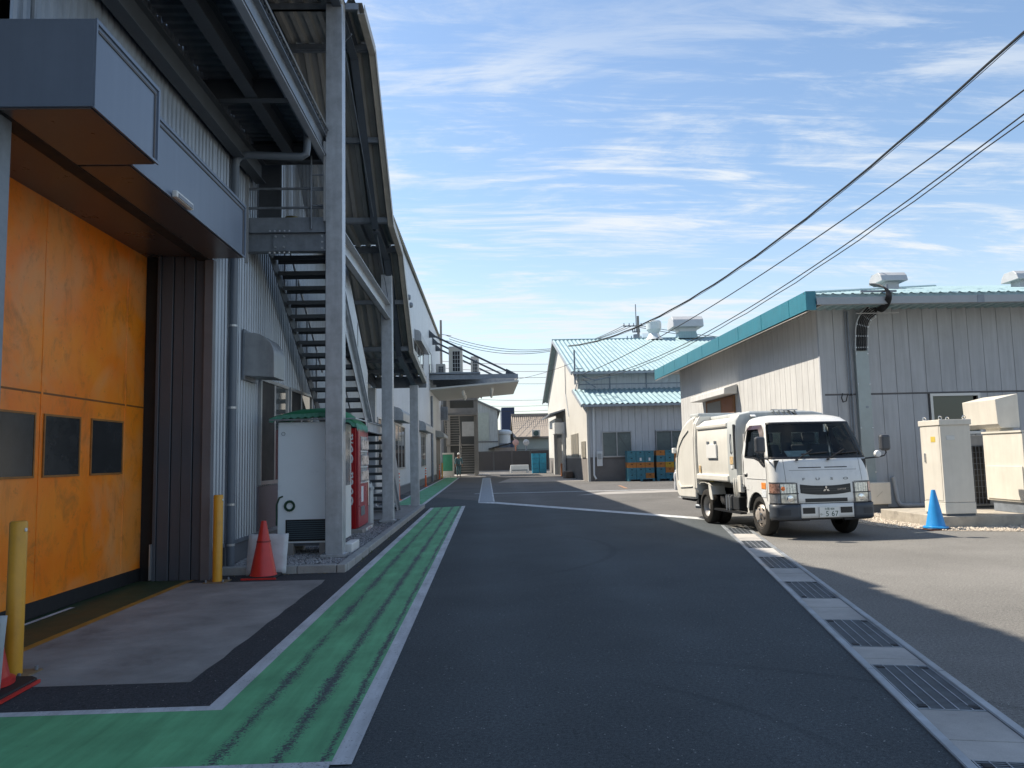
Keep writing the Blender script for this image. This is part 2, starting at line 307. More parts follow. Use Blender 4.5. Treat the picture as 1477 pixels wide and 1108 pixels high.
def sheet(name, poly, z, m, parent=None, th=0, kind='structure'):
    me = MB(); pts = [Vector((a, b, z)) for a, b in poly]
    tr = tessellate_polygon([[Vector((a, b, 0)) for a, b in poly]]); me.add(pts, [tuple(q) for q in tr])
    o = me.build(name, m, parent)
    if parent is None: o['kind'] = kind
    if me and o.data.polygons[0].normal.z < 0: o.data.flip_normals()
    return o
gr_y = [-300, -6, 0, 4, 8, 14, 22, 35, 60, 100, 400]; gr_x = [-300, -25, -6, -2, 0, 2, 6, 12, 25, 300]
go = MB().grid([[(x, y, 0) for x in gr_x] for y in gr_y]).build('ground', asph); go['kind'] = 'structure'
if go.data.polygons[0].normal.z < 0: go.data.flip_normals()
# walkway
sheet('green_walkway', [(-9, 3.78), (-.758, 3.78), (-.758, 22.75), (-1.55, 22.35), (-1.55, 4.60), (-9, 4.60)], .008, green_p)
sheet('road_line', [(-.758, 3.74), (-.658, 3.74), (-.658, 22.85), (-.758, 22.8)], .008, line_p)
sheet('road_line', [(-1.65, 4.60), (-1.55, 4.60), (-1.55, 22.35), (-1.65, 22.3)], .0084, line_p)
sheet('road_line', [(-9, 4.60), (-1.65, 4.60), (-1.65, 4.68), (-9, 4.68)], .0084, line_p)
sheet('road_line', [(-9, 3.66), (-.758, 3.66), (-.758, 3.78), (-9, 3.78)], .0084, line_p)
sheet('asphalt_border', [(-9, 4.68), (-1.65, 4.68), (-1.65, 22.3), (-1.83, 22.3), (-1.83, 9.95), (-3.45, 9.95), (-3.45, 9.38), (-1.955, 9.38), (-1.955, 5.2), (-9, 5.2)], .004, patch)
ca = []
for i in range(15): ca.append((-1.955+random.uniform(-.012, .02), 5.2+4.18*i/14))
sheet('concrete_apron', [(-9, 5.2)]+ca+[(-3.60, 9.40), (-3.60, 5.7), (-9, 5.7)], .006, mat('apron_concrete', (.26, .255, .245), .8, 0, .28, 1.8, .2, 90, 0, .3, ((.11, .10, .10), .75), 0, .1))
sheet('door_floor', [(-4.5, 5.3), (-3.68, 5.3), (-3.68, 9.64), (-4.5, 9.64)], .006, mat('green_floor', (.03, .06, .03), .55, 0, .2, 3, 0, 60, 0, .4, ((.09, .07, .03), .6)))
sheet('door_floor_line', [(-3.68, 5.3), (-3.60, 5.3), (-3.60, 9.64), (-3.68, 9.64)], .0064, mat('yellow_line', (.34, .19, .03), .6, 0, .3, 5))
sheet('threshold_line', [(-4.22, 5.6), (-4.17, 5.6), (-4.17, 8.0), (-4.22, 8.0)], .010, line_p)
# far walkway, yard lines
sheet('far_walkway', [(-2.85, 23.2), (-2.06, 23.2), (-2.06, 55), (-2.4, 57), (-3.0, 57), (-3.0, 23.2)], .004, green_f)
sheet('road_line', [(-2.06, 23.0), (-1.95, 23.0), (-1.98, 56), (-2.08, 56)], .008, line_p)
sheet('road_line', [(-3.0, 23.0), (-2.90, 23.0), (-3.0, 56), (-3.12, 56)], .008, line_p)
sheet('road_line', [(-.29, 24.6), (.24, 24.6), (4.70, 16.85), (4.62, 16.25), (.24, 23.7), (-.29, 24.2)], .004, line_p)
sheet('road_line', [(-.5, 30.3), (9, 30.3), (9, 30.55), (-.5, 30.55)], .004, line_p)
sheet('road_line', [(6.2, 24.6), (9.5, 24.6), (9.5, 24.95), (6.2, 24.95)], .004, line_p)
sheet('road_line', [(6.0, 35.2), (6.15, 35.2), (5.9, 32), (5.75, 32)], .008, mat('orange_line', (.30, .17, .10), .7, 0, .4, 3))
sheet('concrete_patch', [(3.2, 27.5), (7.8, 28.5), (7.8, 30.0), (4.6, 29.6)], .002, conc)
sheet('concrete_patch', [(.6, 43), (6, 43), (6, 52), (1.6, 52)], .002, conc)
# kerbed gravel island
isl = setting('kerb', (-2.6, 15, 0))
def kstone(a, b, c, d): return B(a, b, c, d, -.02, .10).build('kerb_stone', kerbm, isl, .012)
x = -3.44
while x < -1.86: x2 = min(x+.5, -1.82); kstone(x, x2-.008, 9.98, 10.10); x = x2
y = 10.10
while y < 22.4: y2 = min(y+.6, 22.5); kstone(-1.94, -1.82, y+.004, y2-.004); y = y2
B(-3.44, -1.94, 22.38, 22.5, -.02, .098).build('kerb_stone', kerbm, isl, .012)
sheet('island_base', [(-3.44, 10.1), (-1.94, 10.1), (-1.94, 17.5), (-3.44, 17.5)], .055, mat('gravel_bed', (.16, .16, .165), .95, 0, .4, 40), isl)
B(-3.44, -1.945, 17.5, 22.38, -.02, .085).build('paving_slab', conc, isl, .01)
def stones(name, label, n, pick, m, smin, smax, z):
    b = MB()
    for _ in range(n):
        x, y = pick(); r = random.uniform(smin, smax); c = Vector((x, y, z+r*.25)); a = random.random()*6.28; ca_, sa = math.cos(a), math.sin(a)
        sxx, syy, szz = r*random.uniform(.8, 1.4), r*random.uniform(.7, 1.1), r*random.uniform(.5, .9)
        vs = [(sxx, 0, 0), (-sxx*.9, 0, .2*szz), (0, syy, 0), (0, -syy, .1*szz), (.2*sxx, .1*syy, szz), (0, 0, -szz)]
        b.add([c+Vector((v[0]*ca_-v[1]*sa, v[0]*sa+v[1]*ca_, v[2])) for v in vs], [(0, 2, 4), (2, 1, 4), (1, 3, 4), (3, 0, 4), (2, 0, 5), (1, 2, 5), (3, 1, 5), (0, 3, 5)])
    o = b.build(name, m); o['kind'] = 'stuff'; o['label'] = label; o['category'] = 'gravel'; return o
stones('gravel', 'grey crushed stone inside the kerb beneath the steel stairs', 6500, lambda: (random.uniform(-3.42, -1.96), random.triangular(10.12, 17.4, 10.5)), stone_m, .009, .026, .06)
# drain channel (near), skewed to the road
dd = Vector((.2135, 1, 0)).normalized(); dn = Vector((dd.y, -dd.x, 0)); D0 = Vector((2.126-.2135*3.625, 0, 0))
def dq(s0, s1, y0, y1, z, off=0):   # quad band: s across (m), along between world Y values
    out = []
    for s_, y_ in ((s0, y0), (s1, y0), (s1, y1), (s0, y1)):
        q = D0+dn*s_+dd*((y_)/dd.y); out.append((q.x, q.y))
    return out
dr = setting('drain_channel', (3, 8, 0))
DW = .47
for s0, s1 in ((0, .055), (DW-.055, DW)):
    y = 1.0
    while y < 14.8:
        y2 = min(y+2.0, 14.9); MB().prism(dq(s0, s1, y, y2-.006, 0), 'z', -.06, .012).build('edge_rail', steel_rail, dr, .003)
        MB().prism(dq(s0+.004, s0+.010, y, y2-.006, 0), 'z', .0, .016).build('rail_lip', steel_rail, dr); y = y2
MB().prism(dq(.056, DW-.056, .9, 14.9, 0), 'z', -.40, -.30).build('channel_bed', black, dr)
gy = [(.62, 1.55), (2.55, 3.55), (4.24, 5.12), (5.59, 6.49), (7.42, 8.39), (9.34, 10.38), (11.33, 12.28), (13.33, 14.38)]
prev = 1.0
for a, b in gy:
    if a > prev+.05:
        mid = prev+(a-prev)*random.uniform(.3, .6)
        MB().prism(dq(.058, DW-.058, prev+.004, mid-.003, 0), 'z', -.30, .005).build('concrete_cover', conc_lt, dr, .004)
        MB().prism(dq(.058, DW-.058, mid+.003, a-.004, 0), 'z', -.30, .006).build('concrete_cover', conc_lt, dr, .004)
    gt = MB()
    ln = b-a; nb = int(ln/.022)
    for k in range(nb):
        yy_ = a+.006+k*(ln-.012)/nb
        gt.prism(dq(.064, DW-.064, yy_, yy_+.008, 0), 'z', -.025, .006)
    gobj = gt.build('grate', grate_m, dr)
    gb = MB()
    for q in (.062, .128, .200, .272, .344, DW-.068): gb.prism(dq(q, q+.006, a+.004, b-.004, 0), 'z', -.03, .0085)
    gb.prism(dq(.062, DW-.062, a+.002, a+.010, 0), 'z', -.03, .0075); gb.prism(dq(.062, DW-.062, b-.010, b-.002, 0), 'z', -.03, .0075)
    gb.build('bearing_bar', steel_rail, gobj)
    for q in (.085, DW-.125):
        for yy_ in (a+.04, b-.085): MB().prism(dq(q, q+.045, yy_, yy_+.045, 0), 'z', -.02, .0095).build('bolt_pocket', black, gobj)
    prev = b
fd = setting('far_drain', (0, 38, 0)); grate_far = mat('grate_far', (.20, .23, .27), .5, .3, .5, 14)
B(-.30, -.25, 24.7, 53, -.05, .010).build('edge_rail', steel_rail, fd); B(.18, .23, 24.7, 53, -.05, .010).build('edge_rail', line_p, fd)
y = 24.7
while y < 52.9:
    B(-.245, .175, y+.01, y+.98, -.05, .006).build('grate', grate_far, fd)
    y += 1.0
# gravel beside the grey building and the plinth
sheet('gravel_bed', [(6.9, 16.9), (7.2, 13.6), (7.8, 12.95), (9.4, 12.35), (16, 10.8), (16, 17.2), (7.7, 17.2)], .004, mat('gravel_bed_pale', (.34, .30, .25), .95, 0, .4, 40))
def pickR():
    while True:
        x, y = random.uniform(7.2, 12.5), random.uniform(12.0, 17.1)
        lim = 13.6-(x-7.2)*1.08 if x < 7.8 else 12.95-(x-7.8)*.375
        if x < 7.25: lim = 13.6
        if y < lim+.03: continue
        if x > 7.98 and y > 13.35 and y < 15.55: continue
        return x, y
stones('gravel', 'pale gravel strip along the foot of the grey panelled building', 6500, pickR, stone_w, .010, .028, .006)
pl = setting('concrete_plinth', (9.5, 14.4, 0))
B(8.02, 13, 13.38, 15.5, -.02, .20).build('plinth_block', mat('plinth_conc', (.36, .33, .28), .9, 0, .2, 4, .3, 80, 0, .3, ((.12, .11, .10), .7), 0, .1), pl, .012)
# ================================================================ LEFT FACTORY
fb = thing('factory_building', 'tall silver ribbed metal factory with an orange loading door and outdoor steel stairs', 'building', (-3.5, 12, 0))
WX = -3.45
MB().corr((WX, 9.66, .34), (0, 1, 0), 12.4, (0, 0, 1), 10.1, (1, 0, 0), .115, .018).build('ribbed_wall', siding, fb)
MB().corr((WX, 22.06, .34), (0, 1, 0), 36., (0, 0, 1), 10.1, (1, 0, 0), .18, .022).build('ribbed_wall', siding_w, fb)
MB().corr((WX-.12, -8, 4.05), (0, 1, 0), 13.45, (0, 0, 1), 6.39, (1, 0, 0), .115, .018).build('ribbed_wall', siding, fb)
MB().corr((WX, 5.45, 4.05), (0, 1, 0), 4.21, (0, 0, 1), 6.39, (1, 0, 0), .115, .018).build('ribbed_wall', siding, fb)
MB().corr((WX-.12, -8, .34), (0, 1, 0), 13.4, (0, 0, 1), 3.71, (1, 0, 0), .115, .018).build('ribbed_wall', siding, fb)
B(WX-.2, WX-.001, 9.72, 58, -.05, .335).build('skirting', skirt, fb); B(WX-.2, WX-.001, -8, 5.5, -.05, .335).build('skirting', skirt, fb)
B(WX-.05, WX+.035, 9.70, 58, .335, .385).build('base_flashing', galvd, fb, .004)
B(WX-.15, WX-.03, 9.72, 58.0, .335, 10.43).build('inner_wall', joint, fb)
B(-22, WX-.01, 57.9, 58.02, -.05, 10.43).build('end_wall', siding_w, fb); B(-22, WX-.01, -8.02, -7.9, -.05, 10.43).build('end_wall', siding, fb); B(-22.1, -22, -8, 58, -.05, 10.43).build('rear_wall', siding, fb)
MB().prism([(WX+.06, 10.44), (WX+.06, 10.56), (-13, 11.9), (-22.3, 10.56), (-22.3, 10.44), (-13, 11.75)], 'y', -8.2, 58.2).build('roof', mat('factory_roof', (.3, .31, .31), .5), fb)
MB().corr((WX+.075, -8.2, 10.36), (0, 1, 0), 66.4, (0, 0, 1), .22, (1, 0, 0), .25, .05, 'sin').build('eave_trim', brown, fb)
# loading bay
dp, t, p, Lk = nodes_of('orange_sheet'); g = nd(t, 'ShaderNodeNewGeometry'); P = g.outputs['Position']
mpn = nd(t, 'ShaderNodeMapping', i={'Scale': (1, 1.4, .9)}); Lk(P, mpn.inputs[0])
c0 = mixc(t, rng(t, noise(t, P, .9, 5.), .3, .7), (.90, .20, .004), (.95, .29, .012))
grime = mth(t, 'MULTIPLY', rng(t, noise(t, mpn.outputs[0], 2.6, 9., .72, .6), .48, .72), .6)
sp_ = mth(t, 'MULTIPLY', rng(t, noise(t, P, 9., 8., .75), .57, .70), .6)
fade_sheen = mth(t, 'MULTIPLY', rng(t, noise(t, P, .7, 4., .6, .8), .42, .68), .7); c0 = mixc(t, fade_sheen, c0, (.72, .34, .13)); mpv = nd(t, 'ShaderNodeMapping', i={'Scale': (1, 7, .6)}); Lk(P, mpv.inputs[0]); run = mth(t, 'MULTIPLY', rng(t, noise(t, mpv.outputs[0], 1.6, 7., .7), .60, .78), .5); c1 = mixc(t, mth(t, 'MAXIMUM', run, mth(t, 'MAXIMUM', grime, sp_)), c0, (.34, .12, .02))  # pale zones: faded sheet, with the sky's reflection put into the colour
Lk(c1, p.inputs['Base Color']); p.inputs['Roughness'].default_value = .42
bn = nd(t, 'ShaderNodeBump', i={'Strength': .35, 'Distance': .03}); Lk(noise(t, mpn.outputs[0], 2.2, 3., .5, .4), bn.inputs['Height']); Lk(bn.outputs[0], p.inputs['Normal'])
dX = -4.30
door = B(dX-.03, dX, 4.6, 9.72, .16, 2.13).build('door_sheet', dp, fb); door['label'] = 'orange flexible loading door sheet with three windows'
B(dX-.03, dX, 4.6, 9.72, 2.145, 4.09).build('door_sheet', dp, fb)
B(dX-.02, dX+.004, 4.6, 9.72, 2.128, 2.147).build('seam', mat('seam_orange', (.22, .08, .012), .6), fb)
for yy_ in (7.50, 9.22):
    B(dX-.01, dX+.006, yy_, yy_+.035, .2, 4.05).build('vertical_weld', dp, door, .003)
for y0, y1 in ((6.6, 7.40), (7.58, 8.21), (8.47, 9.16)):
    w = B(dX-.01, dX+.008, y0, y1, 1.34, 1.92).build('door_window', mat('dirty_pvc', (.028, .03, .032), .2, 0, .3, 3, .02, 6, 0, .35, ((.09, .09, .09), .35)), door)
    fr = MB(); fr.box(dX, dX+.014, y0-.02, y1+.02, 1.32, 1.34); fr.box(dX, dX+.014, y0-.02, y1+.02, 1.92, 1.94); fr.box(dX, dX+.014, y0-.02, y0, 1.34, 1.92); fr.box(dX, dX+.014, y1, y1+.02, 1.34, 1.92)
    fr.build('window_frame', mat('frame_orange', (.30, .13, .03), .6, 0, .3, 9), door)
B(dX-.05, dX+.015, 4.6, 9.72, .012, .16).build('bottom_seal', black, fb)
B(dX-.3, dX-.10, 4.6, 9.9, 0, 4.2).build('dark_interior', black, fb)
B(dX-.08, -4.135, 9.72, 9.9, 0, 4.06).build('door_guide', black, fb)
# right jamb: folded panels facing the road end
for x0, x1, yj in ((-4.13, -4.08, 9.645), (-4.08, -3.93, 9.66), (-3.925, -3.80, 9.672), (-3.795, -3.66, 9.655), (-3.655, -3.53, 9.665)):
    B(x0, x1-.006, yj, 9.80, 0, 4.06).build('jamb_panel', jamb, fb, .006)
B(-3.53, WX+.03, 9.62, 9.72, 0, 4.0).build('corner_flashing', mat('jamb_edge', (.14, .14, .155), .4), fb, .004)
B(-4.14, -4.125, 9.60, 9.645, .02, .45).build('guide_foot', frame_al, fb)
B(-3.62, -3.505, 5.42, 5.62, 0, 4.0).build('jamb_post', galvd, fb, .006)
B(-4.3, -3.62, 5.45, 5.60, 0, 4.06).build('jamb_panel', jamb, fb)
B(-4.33, -3.52, 5.45, 9.70, 4.062, 4.16).build('recess_ceiling', soffit, fb)
B(-3.62, -3.472, 5.45, 9.66, 3.997, 4.061).build('ceiling_slot', black, fb)
# two canopy boxes
def canopy_box(x1, y0, y1, z0, z1):
    r = B(WX-.10 if y0 < 6 else WX+.03, x1-.012, y0, y1, z0+.012, z1).build('canopy_box', canopy, fb, .004)
    B(WX-.02, x1-.03, y0+.02, y1-.02, z0, z0+.012).build('soffit_panel', soffit, r)
    m = MB(); e = .03
    m.box(x1-.012, x1+.004, y0, y1, z1-e, z1+.004); m.box(x1-.012, x1+.004, y0, y1, z0, z0+e*.8)
    m.box(x1-.012, x1+.004, y0, y0+e*.7, z0+e*.8, z1-e); m.box(x1-.012, x1+.004, y1-e, y1, z0+e*.8, z1-e)
    m.build('rim', canopy, r, .002)
    m = MB(); m.box(x1-.0125, x1-.0035, y0+.045, y1-.055, z1-.085, z1-.065); m.box(x1-.0125, x1-.0035, y1-.085, y1-.065, z0+.03, z1-.085); m.build('groove', joint, r)
    return r
canopy_box(-2.79, 5.395, 6.485, 4.0, 4.68); canopy_box(-3.016, 6.487, 9.6, 4.002, 4.685)
lp = B(-3.01, -2.955, 7.30, 7.72, 4.005, 4.075).build('sensor_lamp', white_p, fb, .012)
B(-2.955, -2.950, 7.33, 7.69, 4.012, 4.05).build('lens', mat('lens', (.1, .1, .11), .2), lp)
MB().tube([(-3.38, 5.62, 4.68), (-3.38, 5.62, 5.4), (-3.38, 5.3, 5.6)], .022, 8).build('conduit', galvd, fb, 0, True)
# downpipe
MB().tube([(-3.36, 10.22, .02), (-3.36, 10.22, 5.45), (-3.35, 10.22, 5.54), (-3.30, 10.22, 5.60), (-3.2, 10.22, 5.62), (-2.48, 10.30, 5.62), (-2.42, 10.30, 5.66), (-2.41, 10.30, 5.75), (-2.41, 10.3, 6.25)], .052, 12).build('downpipe', mat('pipe_grey', (.12, .145, .18), .4, 0, .08, 5), fb, 0, True)
for z in (.36, .88, 2.15, 3.25):
    MB().lathe([(.052, -.014), (.057, -.014), (.057, .014), (.052, .014)], (-3.36, 10.22, z), 12).add([], []).box(-3.46, -3.41, 10.21, 10.23, z-.008, z+.008).build('pipe_clip', frame_al, fb)
# vent hoods
def hood(y0, y1, z0, z1, out=.46, cap=True):
    poly = [(WX+.02, z1), (WX+out*.3, z1)]
    for k in range(1, 9): a = math.pi/2*(1-k/8); poly.append((WX+out*.3+out*.7*math.cos(a), z1-out*.7+out*.7*math.sin(a)))
    poly += [(WX+out, z0), (WX+.02, z0+.03)]
    h_ = MB().prism(poly, 'y', y0, y1).build('vent_hood', mat('hood_grey', (.34, .36, .38), .40, .3, .14, 5, 0, 60, .15), fb, .006, True)
    MB().box(WX+.025, WX+.045, y0-.04, y1+.04, z0-.03, z1+.05).build('hood_flange', galvd, h_)
    return h_
hood(10.85, 11.42, 2.62, 3.26); hood(28.3, 31.2, 2.85, 3.35, .4); hood(39.0, 44.5, 2.85, 3.35, .4); hood(52, 57, 2.85, 3.3, .6); hood(37.2, 42.5, 7.2, 7.75, .35)
# windows
def window(y0, y1, z0, z1, n=2, m=win_dk, lites=()):
    f = MB(); X = WX+.03
    f.box(X-.03, X+.03, y0-.05, y1+.05, z0-.06, z0); f.box(X-.03, X+.03, y0-.05, y1+.05, z1, z1+.05); f.box(X-.03, X+.03, y0-.05, y0, z0, z1); f.box(X-.03, X+.03, y1, y1+.05, z0, z1)
    for k in range(1, n): yy_ = y0+(y1-y0)*k/n; f.box(X-.03, X+.02, yy_-.035, yy_+.035, z0, z1)
    w_ = f.build('window_frame', frame_al, fb, .003)
    for k in range(n):
        a, b = y0+(y1-y0)*k/n, y0+(y1-y0)*(k+1)/n
        B(X-.02, X+.006, a+(0 if k == 0 else .035), b-(0 if k == n-1 else .035), z0, z1).build('pane', lites[k] if k < len(lites) else m, w_)
    return w_
scr = mat('window_screen', (.008, .009, .012), .6)
mirr = glass('window_reflective', (.10, .11, .11), .05, spec=1.)
window(11.68, 13.2, 1.14, 2.66, 2, win_dk, (scr, mirr)); window(13.45, 15.0, 1.14, 2.66, 2, win_dk, (scr, mirr))
MB().box(WX-.0, WX+.034, 11.6, 15.1, .40, 1.06).build('lower_panel', mat('mauve_panel', (.16, .14, .16), .45, .2, .06, 2), fb)
window(28.7, 32.1, 1.1, 2.72, 3); window(40.1, 43., 1.05, 2.8, 3); window(36.4, 42, 6.1, 7.15, 3); window(46.2, 48.3, 6.3, 8.0, 2); window(24.2, 25.8, 1.1, 2.72, 2); window(34.5, 36.0, 1.1, 2.72, 2)
B(WX+.0, WX+.05, 52.5, 56.5, 0, 2.8).build('service_door', mat('door_brown', (.14, .12, .11), .5), fb, .01)
for yy_, zz_ in ((33.6, 8.6), (34.6, 8.45)): MB().lathe([(0, .09), (.10, .07), (.13, 0), (.13, -.06)], (WX+.12, yy_, zz_), 12, 'x').build('round_vent', galvd, fb)
MB().tube([(WX+.1, 47.5, 0), (WX+.1, 47.5, 5.3)], .07, 8).build('downpipe', galvd, fb, 0, True)
# ================================================================ EXTERIOR STAIRCASE
st = thing('exterior_staircase', 'galvanized steel outdoor staircase with roofed flights along the ribbed factory wall', 'staircase', (-2.8, 14, 0))
def hcol(x0, x1, y0, z1):
    c = B(x0, x1, y0, y0+.24, .0, z1).build('column', galv, st, .008)
    B(x0-.06, x1+.04, y0-.03, y0+.27, .08, .118).build('base_plate', galv, c)
    return c
hcol(-2.285, -2.04, 10.93, 8.25); hcol(-2.29, -2.05, 16.85, 5.55); hcol(-2.19, -1.95, 22.05, 3.55)
hcol(-3.40, -3.18, 16.85, 5.55); hcol(-3.40, -3.18, 22.05, 3.5)
def hbeam(a, b, h, w, m=galvd, name='beam', axis='x'):          # I-section between two points (level or sloping)
    a, b = Vector(a), Vector(b); mb = MB(); u = Vector((0, 0, 1)); d = (b-a).normalized(); sd = d.cross(u).normalized(); up_ = sd.cross(d)
    mb.bar(a+up_*(h/2-.006), b+up_*(h/2-.006), w, .012, up_); mb.bar(a-up_*(h/2-.006), b-up_*(h/2-.006), w, .012, up_); mb.bar(a, b, .010, h-.024, up_)
    return mb.build(name, m, st)
# landing A (z 4.47..4.98) by column 1
b1 = hbeam((-3.43, 11.02, 4.615), (-2.29, 11.02, 4.615), .29, .15)
B(-3.43, -2.29, 10.98, 11.0, 4.765, 4.98).build('landing_kerb', galvd, st)
pl_ = B(-3.06, -2.86, 10.995, 11.008, 4.50, 4.74).build('splice_plate', galvd, b1)
bo = MB()
for xx_ in (-3.02, -2.90):
    for zz_ in (4.54, 4.70): bo.lathe([(0, -.02), (.014, -.02), (.016, 0)], (xx_, 10.995, zz_), 8, 'y')
for k in range(5): bo.lathe([(0, .02), (.014, .02), (.016, 0)], (-3.10+k*.07, 10.97, 4.765), 8, 'z'); bo.lathe([(0, -.02), (.014, -.02), (.016, 0)], (-3.10+k*.07, 10.97, 4.462), 8, 'z')
for zz_ in (4.52, 4.61, 4.70): bo.lathe([(0, -.02), (.016, -.02), (.018, 0)], (-2.345, 11.0, zz_), 8, 'y')
bo.build('bolts', galv, b1); B(-2.40, -2.295, 10.998, 11.012, 4.49, 4.74).build('end_plate', galvd, b1)
B(-3.40, -2.30, 11.03, 11.95, 4.80, 4.83).build('landing_plate', steel_dk, st)
# railing and screen around landing A
for z in (5.13, 5.42): MB().tube([(-3.42, 11.0, z), (-2.32, 11.0, z)], .02, 8).build('rail', galvd, st)
sc = MB()
for k in range(30): sc.box(-3.05+k*.021, -3.05+k*.021+.010, 11.50, 11.51, 4.85, 6.2)
sc.build('screen_bars', frame_al, st)
B(-3.42, -3.08, 11.50, 11.53, 4.85, 6.25).build('screen_panel', steel_dk, st)
B(-3.44, -3.395, 10.9, 10.94, 4.3, 6.0).build('edge_strip', frame_al, st)
lad = MB()
for k in range(3): lad.tube([(-2.50, 10.96, 5.15+k*.23), (-2.31, 10.96, 5.15+k*.23)], .012, 6)
lad.tube([(-2.50, 10.96, 4.8), (-2.50, 10.96, 5.9)], .014, 6); lad.build('ladder', galvd, st)
lm = MB().lathe([(.0, .1), (.10, .085), (.14, .03), (.145, 0), (.0, 0)], (-2.85, 11.25, 4.98), 16).build('brass_lamp', mat('brass', (.45, .36, .16), .35, .8), st, 0, True)
B(-2.31, -2.285, 10.9, 10.93, 4.9, 6.1).build('edge_strip', frame_al, st)
# upper deck over the loading bay (underside seen)
for X, z, w, m in ((-2.34, 6.05, .14, galvd), (-2.82, 6.06, .15, steel_dk), (-3.30, 5.72, .15, steel_dk)): hbeam((X, -4, z), (X, 11.2, z), .30, w, m)
B(-2.375, -2.285, -4, 11.2, 5.876, 5.898).build('deck_edge_flange', mat('pale_flange', (.42, .46, .52), .4, .3, .1, 4), st)
for y in (1.5, 4.2, 6.8, 9.2, 11.15): hbeam((-3.42, y, 6.02), (-2.36, y, 6.02), .25, .12, steel_dk)
MB().corr((-3.44, -4, 6.22), (0, 1, 0), 15.3, (1, 0, 0), 1.18, (0, 0, 1), .15, .04).build('deck_sheet', galvd, st)
B(-3.42, -2.30, 11.21, 11.25, 5.88, 6.28).build('deck_end_plate', steel_dk, st)
MB().tube([(-2.25, -4, 6.28), (-2.25, 11.0, 6.28)], .015, 6).build('deck_conduit', galvd, st)
# side channel between the columns
hb = MB(); hb.box(-2.20, -2.185, 11.17, 16.85, 4.53, 4.87); hb.box(-2.20, -2.08, 11.17, 16.85, 4.858, 4.87); hb.box(-2.20, -2.08, 11.17, 16.85, 4.53, 4.542); hb.build('side_channel', mat('galv_bright', (.42, .44, .46), .4, .4, .18, 6), st)
# flights
def flight(y0, z0, n, rise, run, xl=-3.22, xr=-2.40):
    for k in range(n):
        z = z0-rise*(k+1); y = y0+run*k
        t_ = MB(); t_.box(xl, xr, y, y+run+.02, z-.004, z); t_.box(xl, xr, y, y+.006, z-.065, z-.004); t_.box(xl, xr, y+run+.014, y+run+.02, z-.065, z-.004)
        t_.build('tread', steel_dk, st)
    for X, m in ((xl-.03, steel_dk), (xr+.03, galv)):
        a, b = Vector((X, y0-.05, z0-.10)), Vector((X, y0+run*n+.05, z0-rise*n-.10))
        MB().bar(a, b, .012, .24).build('stringer', m, st)
        MB().bar(a+Vector((.03 if X > -3 else -.03, 0, .115)), b+Vector((.03 if X > -3 else -.03, 0, .115)), .06, .012).build('stringer_flange', m, st)
    hr = MB()
    for X in (xl-.03, xr+.03):
        hr.tube([(X, y0, z0+.95), (X, y0+run*n, z0-rise*n+.95)], .02, 8)
        for k in range(0, n+1, 3): hr.box(X-.015, X+.015, y0+run*k-.02, y0+run*k+.02, z0-rise*k-.05, z0-rise*k+.95)
    hr.build('handrail', galv, st)
    for q in range(3):
        k0, k1 = n*q/3+.15, n*(q+1)/3-.15
        m = MB(); X = xr+.05
        vs = [(X, y0+run*k0, z0-rise*k0+.08), (X, y0+run*k1, z0-rise*k1+.08), (X, y0+run*k1, z0-rise*k1+.88), (X, y0+run*k0, z0-rise*k0+.88)]
        m.add(vs+[(a+.008, b, c) for a, b, c in vs], [(0, 1, 2, 3), (7, 6, 5, 4), (0, 4, 5, 1), (1, 5, 6, 2), (2, 6, 7, 3), (3, 7, 4, 0)]).build('balustrade_panel', galv, st)
flight(11.6, 4.76, 14, .18, .262)
B(-3.26, -2.36, 15.3, 17.65, 2.16, 2.22).build('mid_landing', steel_dk, st); hbeam((-3.26, 17.4, 2.06), (-2.36, 17.4, 2.06), .18, .1, steel_dk); hbeam((-2.36, 15.3, 2.08), (-2.36, 17.7, 2.08), .2, .09, galv); hbeam((-3.26, 15.3, 2.08), (-3.26, 17.7, 2.08), .2, .09, steel_dk)
flight(17.65, 2.22, 12, .185, .25)
# hanger brace
MB().bar((-2.33, 12.3, 4.5), (-2.33, 15.6, 2.2), .05, .05).build('brace', galv, st); MB().bar((-2.12, 11.3, 8.0), (-2.12, 16.7, 5.0), .015, .015).build('brace_rod', galvd, st)
